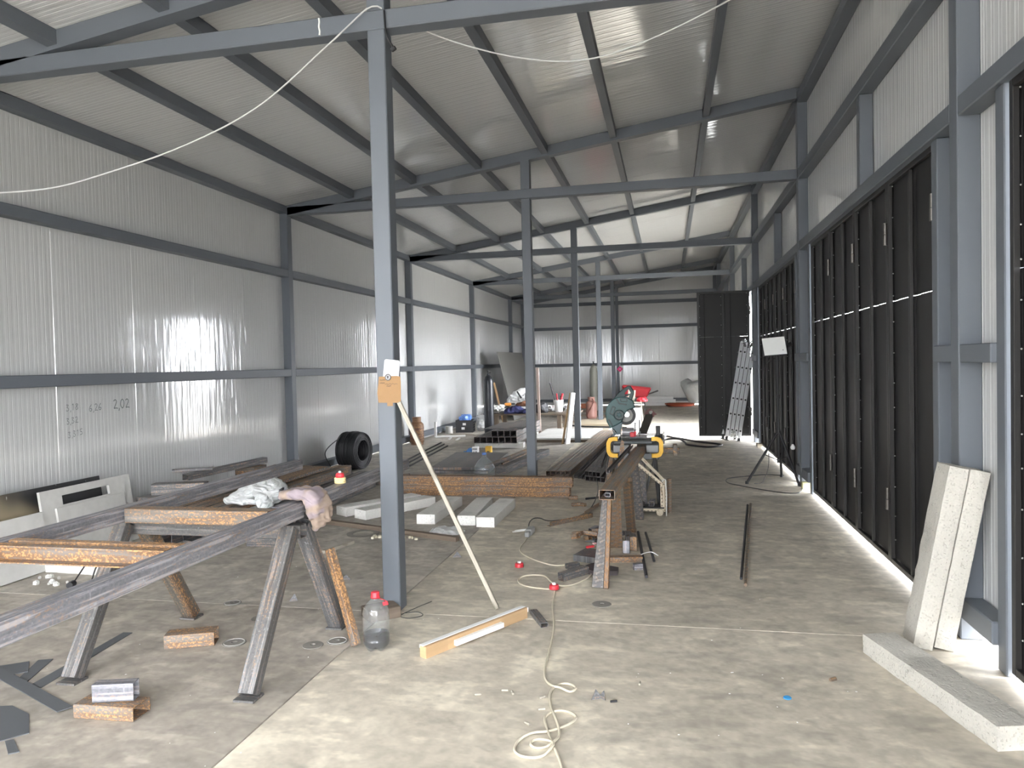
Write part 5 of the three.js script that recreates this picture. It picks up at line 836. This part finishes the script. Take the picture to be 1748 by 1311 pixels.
// ---------------------------------------------------------------- hand-written measurements
{
  const D = { 0: [[[0.3, 0], [0.05, 0.3], [0.1, 0.8], [0.35, 1], [0.55, 0.7], [0.5, 0.2], [0.3, 0]]], 1: [[[0.15, 0.8], [0.35, 1], [0.3, 0]]], 2: [[[0.05, 0.85], [0.3, 1], [0.5, 0.75], [0.1, 0.05], [0.3, 0.08], [0.65, 0.03]]], 3: [[[0.05, 0.95], [0.45, 0.95], [0.2, 0.58], [0.5, 0.35], [0.3, 0.02], [0.0, 0.12]]], 5: [[[0.5, 1], [0.1, 0.95], [0.08, 0.55], [0.4, 0.55], [0.45, 0.15], [0.05, 0.02]]], 6: [[[0.45, 1], [0.1, 0.5], [0.12, 0.08], [0.4, 0.05], [0.5, 0.35], [0.15, 0.42]]], 7: [[[0.05, 0.95], [0.55, 0.95], [0.25, 0]]], 8: [[[0.4, 0.9], [0.1, 0.85], [0.45, 0.25], [0.2, 0.0], [0.05, 0.25], [0.45, 0.75], [0.4, 0.9]]], 9: [[[0.5, 0.85], [0.2, 1], [0.1, 0.65], [0.45, 0.6], [0.5, 0.9], [0.35, 0]]], ',': [[[0.15, 0.05], [0.05, -0.25]]] };
  const ink = std({ color: C(0.03, 0.035, 0.04), roughness: 0.8 });
  const write = (s, place, h, slant = 0) => { const g = []; let x = 0; for (const ch of s) { if (ch === ' ') { x += 0.6; continue; } for (const st of D[ch]) { const pts = st.map(([a, b]) => place((x + a) * h, b * h + slant * x * h)); const cv = new THREE.CatmullRomCurve3(pts, false, 'catmullrom', 0.4); g.push(new THREE.TubeGeometry(cv, st.length * 4, h * 0.035, 4)); } x += ch === ',' ? 0.3 : 0.75; } return merge(g); };
  const wl = scene.getObjectByName('wall_left'), wr = scene.getObjectByName('wall_right');
  const L = (z, y) => (a, b) => V(WL + 0.0012, y + b, z - a), Rr = (z, y) => (a, b) => V(WR - 0.0012, y + b, z + a);
  for (const [s, z, y, h, sl] of [['3,18', -5.66, 1.265, 0.06, 0.07], ['3,32', -5.66, 1.145, 0.055, 0.08], ['3,315', -5.67, 1.02, 0.055, 0.12], ['6,26', -5.93, 1.245, 0.065, 0.05], ['2,02', -6.24, 1.25, 0.09, 0.0]]) part('handwriting', write(s, L(z, y), h, sl), ink, wl, 'marker measurements written on the panel');
  for (const [s, z, y, h] of [['2,97', -4.215, 1.235, 0.055], ['1 0,92', -4.245, 1.13, 0.048], ['2 0,915', -4.24, 1.01, 0.05]]) part('handwriting', write(s, Rr(z, y), h, 0), ink, wr, 'marker measurements written on the panel');
}
// ---------------------------------------------------------------- things in the far bays
{ // black crate with a blue bag
  const t = thing('plastic_crate', 'black plastic crate with white labels standing by the wall', 'crate', [-4.78, 0, -16.95], 0.12);
  const w = 0.40, h = 0.29, d = 0.36, wall = (W, holes) => extrude([[-W / 2, 0], [W / 2, 0], [W / 2, h], [-W / 2, h]], 0.014, holes);
  const slots = []; for (let i = 0; i < 5; i++) for (let j = 0; j < 4; j++) { const x = -0.14 + i * 0.064, y = 0.03 + j * 0.06; slots.push([[x - 0.022, y], [x - 0.022, y + 0.045], [x + 0.022, y + 0.045], [x + 0.022, y]]); }
  part('front', wall(w, []).translate(0, 0, d / 2), M.blackPlastic, t); part('back', wall(w, slots).translate(0, 0, -d / 2), M.blackPlastic, t);
  part('side', wall(d, slots).rotateY(Math.PI / 2).translate(w / 2, 0, 0), M.blackPlastic, t); part('side', wall(d, slots).rotateY(Math.PI / 2).translate(-w / 2, 0, 0), M.blackPlastic, t); part('bottom', cbox(w, 0.015, d).translate(0, 0.008, 0), M.blackPlastic, t);
  for (const [x, y] of [[0.0, 0.2], [-0.03, 0.1]]) part('label', cbox(0.075, 0.055, 0.002, 0.0005).translate(x, y, d / 2 + 0.0085), M.white, t, 'white paper label');
  const blob = (name, label, cat, x, y, z, rx, ry, rz, amp, fr, mat, s, floorY) => one(name, sdf((a, b, c) => { const u = (a - x) / rx, v = (b - y) / ry, q = (c - z) / rz, m = Math.min(rx, ry, rz); return Math.max((Math.hypot(u, v, q) - 1) * m + amp * n3(a * fr, b * fr, c * fr, s) + amp * 0.6 * Math.sin(fr * 0.7 * (a - b + 0.5 * c)), floorY - b); }, x, y, z, Math.max(rx, ry, rz) * 1.3, 52), mat, label, cat);
  blob('blue_bag', 'crumpled blue plastic bag bulging out of the black crate', 'bag', -4.78, 0.33, -16.95, 0.16, 0.10, 0.13, 0.02, 28, phys({ color: C(0.16, 0.34, 0.80), roughness: 0.35, transmission: 0.25, thickness: 0 }), 51, 0.02);
  blob('white_bag', 'crumpled white plastic bag on the floor between the crate and the black cylinder', 'bag', -4.42, 0.2, -17.2, 0.17, 0.22, 0.16, 0.035, 22, M.woven, 57, 0.001);
  blob('white_bag', 'large white plastic bag heaped behind the tools on the low bench', 'bag', -3.66, 0.66, -18.1, 0.30, 0.28, 0.22, 0.05, 18, M.woven, 59, 0.4205);
  blob('blue_jacket', 'dark blue jacket lying on the low bench beside the black cylinder', 'jacket', -3.58, 0.49, -17.1, 0.31, 0.10, 0.16, 0.03, 20, std({ color: C(0.015, 0.018, 0.075), roughness: 0.8 }), 61, 0.4205);
  blob('dark_jacket', 'black cloth bundle on the low bench next to the second post', 'cloth', -2.98, 0.52, -17.3, 0.17, 0.14, 0.18, 0.03, 20, M.dark, 63, 0.4205);
  blob('brown_cloth', 'brown cloth lying on the blue jacket on the low bench', 'cloth', -3.45, 0.62, -17.45, 0.22, 0.07, 0.12, 0.02, 24, std({ color: C(0.16, 0.07, 0.035), roughness: 0.9 }), 65, 0.57);
  blob('paper_litter', 'heap of crumpled white paper on the bench behind the black cylinder', 'litter', -4.02, 0.50, -17.35, 0.16, 0.1, 0.14, 0.05, 34, M.white, 67, 0.4205);
  blob('foil_heap', 'crumpled silvery wrapping on the bench by the white bucket', 'litter', -2.86, 0.47, -17.9, 0.16, 0.08, 0.18, 0.04, 36, std({ color: C(0.5, 0.5, 0.5), roughness: 0.35, metalness: 0.4 }), 69, 0.4205);
  blob('foil_heap', 'crumpled silvery wrapping on the bench beyond the white bucket', 'litter', -2.36, 0.48, -17.9, 0.18, 0.09, 0.16, 0.045, 36, std({ color: C(0.5, 0.5, 0.5), roughness: 0.35, metalness: 0.4 }), 73, 0.4205);
  const bench = thing('low_bench', 'low bench of dark boards heaped with tools and clothes in the far bay', 'bench', [-3.15, 0, -17.6]);
  for (const z of [-0.42, 0, 0.42]) part('board', cbox(2.1, 0.035, 0.38, 0.004).translate(0, 0.402, z), M.woodDark, bench);
  for (const x of [-0.9, 0.62]) for (const z of [-0.45, 0.5]) part('leg', cbox(0.1, 0.385, 0.1, 0.004).translate(x, 0.1925, z), M.woodDark, bench);
  const drill = thing('cordless_tool', 'orange and black power tool lying on the clothes on the low bench', 'power tool', [-3.74, 0.645, -17.0], 0.4);
  part('body', cbox(0.16, 0.07, 0.07, 0.02), std({ color: C(0.55, 0.22, 0.03), roughness: 0.5 }), drill); part('chuck', cyl(0.022, 0.09, 14).rotateZ(Math.PI / 2).translate(0.12, 0.01, 0), M.dark, drill); part('grip', cbox(0.045, 0.12, 0.05, 0.012).translate(-0.04, -0.04, 0), M.dark, drill);
  const redt = thing('cordless_tool', 'red and black power tool standing on the cloth by the second post', 'power tool', [-3.30, 0.80, -17.35], -0.3);
  part('body', cbox(0.12, 0.08, 0.07, 0.02).translate(0.02, 0.02, 0), M.red, redt); part('grip', cbox(0.05, 0.16, 0.05, 0.012).translate(-0.07, 0.0, 0), M.dark, redt); part('nose', cyl(0.02, 0.2, 12).rotateZ(0.6).translate(-0.26, 0.05, 0), M.dark, redt);
  // bucket of tools
  const b = thing('bucket', 'white plastic bucket of hand tools on the low bench', 'bucket', [-2.62, 0.42, -17.6]);
  part('pail', lathe([[0, 0.004], [0.135, 0.0], [0.168, 0.29], [0.176, 0.292], [0.176, 0.31], [0.16, 0.31], [0.13, 0.012], [0, 0.012]], 30), M.white, b); part('rim_band', new THREE.TorusGeometry(0.171, 0.008, 6, 30).rotateX(Math.PI / 2).translate(0, 0.27, 0), M.white, b); b.scale.set(0.7, 0.92, 0.7); part('bail', new THREE.TorusGeometry(0.17, 0.004, 6, 24, Math.PI).rotateX(2.6).translate(0, 0.27, 0), M.chrome, b);
  const tool = (label, a, c, r, m, cat = 'tool') => { const t2 = thing('hand_tool', label, cat, [a[0], a[1], a[2]]); wp(t2, 'shaft', rod(a, [a[0] + (c[0] - a[0]) * 0.6, a[1] + (c[1] - a[1]) * 0.6, a[2]], r * 0.6), M.dark); wp(t2, 'grip', rod([a[0] + (c[0] - a[0]) * 0.55, a[1] + (c[1] - a[1]) * 0.55, a[2]], c, r), m); };
  tool('red-handled tool standing upright in the white bucket', [-2.63, 0.46, -17.65], [-2.67, 0.86, -17.65], 0.018, M.red);
  tool('thick red-handled tool tipped over the rim of the white bucket', [-2.62, 0.46, -17.58], [-2.51, 0.86, -17.58], 0.026, M.red);
  tool('black-handled tool tipped over the rim of the white bucket', [-2.58, 0.46, -17.66], [-2.565, 0.8, -17.66], 0.022, M.dark);
  tool('long dark lever tool slanting out of the white bucket', [-2.65, 0.46, -17.6], [-2.82, 1.12, -17.6], 0.016, M.dark);
}
{ // raised pale platform and boards near the third post
  const p = thing('pallet_platform', 'low pale board platform by the third post, lit from the open doorway', 'platform', [-2.0, 0, -15.7]);
  for (let i = 0; i < 6; i++) part('plank', bx(-0.77, 0.5, 0.055, 0.085, -1.1 + i * 0.37, -1.1 + i * 0.37 + 0.355, 0.003), M.board, p); part('bearer', bx(-0.77, 0.5, 0, 0.054, 1.0, 1.08, 0.003), M.woodDark, p); part('bearer', bx(-0.77, 0.5, 0, 0.054, -1.05, -0.97, 0.003), M.woodDark, p);
  const bd = thing('leaning_panel', 'narrow white panel with a wooden edge leaning on the third post', 'panel', [-1.95, 0, -14.45]);
  wp(bd, 'panel', between(cbox(0.15, 0.03, 1.02, 0.003), [-1.975, 0.0, -14.36], [-1.855, 1.0, -14.42], 1.15), M.white); wp(bd, 'edge', between(cbox(0.045, 0.03, 1.02, 0.003), [-2.075, 0.0, -14.36], [-1.905, 1.0, -14.42], 1.3), M.plywood, 'brown wooden edge');
  one('lath', barAB([-2.87, 0.0, -16.35], [-2.90, 1.5, -16.35], 0.06, 0.025), std({ color: C(0.48, 0.38, 0.33), roughness: 0.8 }), 'tall pinkish lath standing behind the second post', 'wooden lath').position.set(0, 0, 0);
  one('dark_sheet', leanBoard(-4.3, 0.005, -4.75, 1.95, -20.3, -23.8, 0.02), std({ color: C(0.17, 0.165, 0.155), roughness: 0.7 }), 'large grey-brown sheet leaning on the wall in the far bay', 'sheet');
  one('yellow_lath', barAB([-4.15, 0.0, -18.4], [-4.45, 1.12, -18.6], 0.05, 0.03), M.plywood, 'yellow wooden lath leaning behind the black gas cylinder', 'wooden lath');
  one('tan_board', plateGeo([[-2.25, -18.3], [-1.25, -18.1], [-1.15, -19.3], [-1.6, -20.2], [-2.3, -19.9]], 0.0, 0.06), std({ color: C(0.50, 0.42, 0.30), roughness: 0.85 }), 'tan board lying on the floor round the foot of the lit fourth post', 'board').position.set(0, 0.0, 0);
  one('tan_edge', wire([[-2.4, 0.03, -18.2], [-2.0, 0.03, -17.9], [-1.4, 0.03, -17.7], [-1.0, 0.03, -17.5]], 0.02, 30), M.dark, 'thick dark cable along the edge of the tan board', 'cable');
  const fb = (label, a, b, w, h, m) => one('floor_board', barAB(a, b, w, h), m, label, 'board');
  fb('long dark plank on the floor beyond the bench, farthest of three', [-3.6, 0.03, -23.8], [-1.9, 0.03, -23.2], 0.12, 0.05, M.woodDark); fb('dark plank on the floor beyond the bench, middle of three', [-3.2, 0.03, -21.9], [-1.7, 0.03, -21.4], 0.12, 0.05, M.woodDark); fb('dark plank on the floor just behind the bench', [-2.9, 0.03, -19.2], [-1.5, 0.03, -19.7], 0.1, 0.05, M.woodDark);
  fb('pale bright board on the floor behind the leaning white panel', [-3.2, 0.06, -23.0], [-2.7, 0.06, -23.1], 0.3, 0.1, M.wood);
  one('brick_stack', bx(-3.0, -2.6, 0, 0.16, -25.6, -25.4, 0.006), std({ color: C(0.45, 0.16, 0.09), roughness: 0.85 }), 'orange-red stack by the foot of the end wall beside the brown cylinder', 'brick stack');
  // by the crate
  one('white_bracket_piece', merge([barAB([-5.06, 0.02, -15.5], [-5.06, 0.36, -15.5], 0.05, 0.05), barAB([-5.06, 0.03, -15.5], [-4.45, 0.03, -15.75], 0.05, 0.04)]), M.white, 'white L-shaped frame piece on the floor by the wall near the crate', 'frame');
  for (const [i, l] of [[0, 'white stick on the floor nearest the wall by the crate'], [1, 'short white stick on the floor in front of the crate']]) one('stick', barAB([-4.64 + 0.2 * i, 0.015, -15.1 + 0.1 * i], [-4.70 + 0.22 * i, 0.015, -15.48 + 0.1 * i], 0.04, 0.025), M.white, l, 'stick');
  one('paint_can', lathe([[0, 0], [0.085, 0], [0.085, 0.17], [0.08, 0.175], [0, 0.17]], 22).translate(-5.07, 0, -16.55), M.board, 'pale paint can beside the black crate by the wall', 'paint can');
  one('cream_stick', barAB([-4.95, 0.012, -16.3], [-4.35, 0.012, -16.1], 0.05, 0.022), M.wood, 'cream batten on the floor in front of the black crate', 'wooden batten');
}
{ // along the end wall
  for (let i = 0; i < 3; i++) one('white_plank', bx(-0.86 + 0.02 * i, 0.22 + (i ? -0.08 * (i - 1) : 0.0), 0.0 + i * 0.11, 0.105 + i * 0.11, -26.75, -26.55, 0.004), M.white, ['bottom white plank in the stack at the foot of the end wall', 'middle white plank in the stack at the foot of the end wall', 'top white plank in the stack at the foot of the end wall'][i], 'plank');
  const h = thing('hose_coil', 'coil of orange-red hose on the floor in front of the white planks', 'hose', [0.36, 0.03, -26.0]); part('turns', merge([...Array(12)].map((_, i) => at(new THREE.TorusGeometry(0.24 + 0.022 * (i % 5) + rr(-0.02, 0.02), 0.02, 6, 32).rotateX(Math.PI / 2).scale(1.4, 1, 0.9), rr(-0.04, 0.04), 0.0 + 0.022 * Math.floor(i / 3), rr(-0.04, 0.04), rr(-0.03, 0.03), 0, rr(-0.03, 0.03)))), std({ color: C(0.40, 0.085, 0.04), roughness: 0.6 }), h);
  const r = thing('sheet_roll', 'grey-white roll of wrapped sheeting leaning in the far corner by the dark door leaf', 'roll', [0.74, 0, -26.5]);
  part('roll', between(lathe([[0, -0.45], [0.19, -0.45], [0.21, -0.4], [0.215, 0.1], [0.2, 0.35], [0.14, 0.45], [0, 0.47]], 24).rotateX(Math.PI / 2), [0.16, 0.12, 0.0], [-0.18, 0.84, -0.05]), M.woven, r); part('flap', between(cyl(0.07, 0.42, 14).rotateX(Math.PI / 2), [-0.08, 0.72, 0.16], [0.26, 0.82, 0.12]), M.woven, r);
  const w = thing('red_barrow', 'bright red plastic barrow behind the chop saw in the far bay', 'wheelbarrow', [-1.1, 0, -24.3]);
  part('tub', (() => { const g = cbox(0.95, 0.36, 0.55, 0.05), p = g.attributes.position; for (let i = 0; i < p.count; i++) { const k = 0.72 + 0.28 * (p.getY(i) / 0.36 + 0.5) * 1.1; p.setX(i, p.getX(i) * k); p.setZ(i, p.getZ(i) * k); } g.computeVertexNormals(); return g.rotateZ(-0.12).translate(0.05, 0.60, 0); })(), std({ color: C(0.72, 0.06, 0.075), roughness: 0.4 }), w);
  part('wheel', lathe([[0.1, -0.03], [0.18, -0.03], [0.19, 0], [0.18, 0.03], [0.1, 0.03]], 24).rotateX(Math.PI / 2).translate(-0.45, 0.19, 0), M.dark, w); for (const z of [-0.22, 0.22]) { part('handle', rod([-0.45, 0.22, z * 0.3], [0.75, 0.62, z], 0.018), M.mill, w); part('leg', rod([0.3, 0.42, z], [0.32, 0.0, z], 0.016), M.mill, w); }
  const ch = thing('stool', 'pale wooden stool with red cloth behind the chop saw', 'stool', [-0.88, 0, -19.9]); part('seat', cbox(0.34, 0.03, 0.3, 0.006).translate(0, 0.50, 0), M.wood, ch); for (const [x, z] of [[-0.14, 0.12], [0.14, 0.12], [-0.14, -0.12], [0.14, -0.12]]) part('leg', rod([x * 1.25, 0, z * 1.25], [x, 0.49, z], 0.014), M.wood, ch); part('backrest', barAB([-0.13, 0.5, -0.12], [-0.1, 0.82, -0.14], 0.2, 0.02), M.wood, ch);
  one('red_cloth', sdf((a, b, c) => Math.max((Math.hypot((a + 0.70) / 0.15, (b - 0.56) / 0.08, (c + 19.85) / 0.13) - 1) * 0.08 + 0.02 * n3(a * 24, b * 24, c * 24, 77), 0.516 - b), -0.72, 0.58, -19.85, 0.22, 40), M.red, 'red cloth lying on the seat of the pale stool', 'cloth');
  const tag = thing('pink_tag', 'pink diamond-shaped tag hanging on the far middle post', 'tag', [-1.73, 1.32, -26.86]); part('tag', extrude([[0, -0.11], [0.11, 0], [0, 0.11], [-0.11, 0]], 0.01, [[[0.03, 0], [0, -0.03], [-0.03, 0], [0, 0.03]]]), std({ color: C(0.8, 0.05, 0.2), roughness: 0.5 }), tag); part('string', rod([0, 0.1, 0], [0.0, 0.2, -0.01], 0.006), M.white, tag);
  one('white_slab', bx(-0.88, -0.66, 0, 0.5, -17.6, -17.4, 0.01), M.white, 'white box standing on the floor behind the chop saw', 'box');
}
renderer.render(scene, camera);
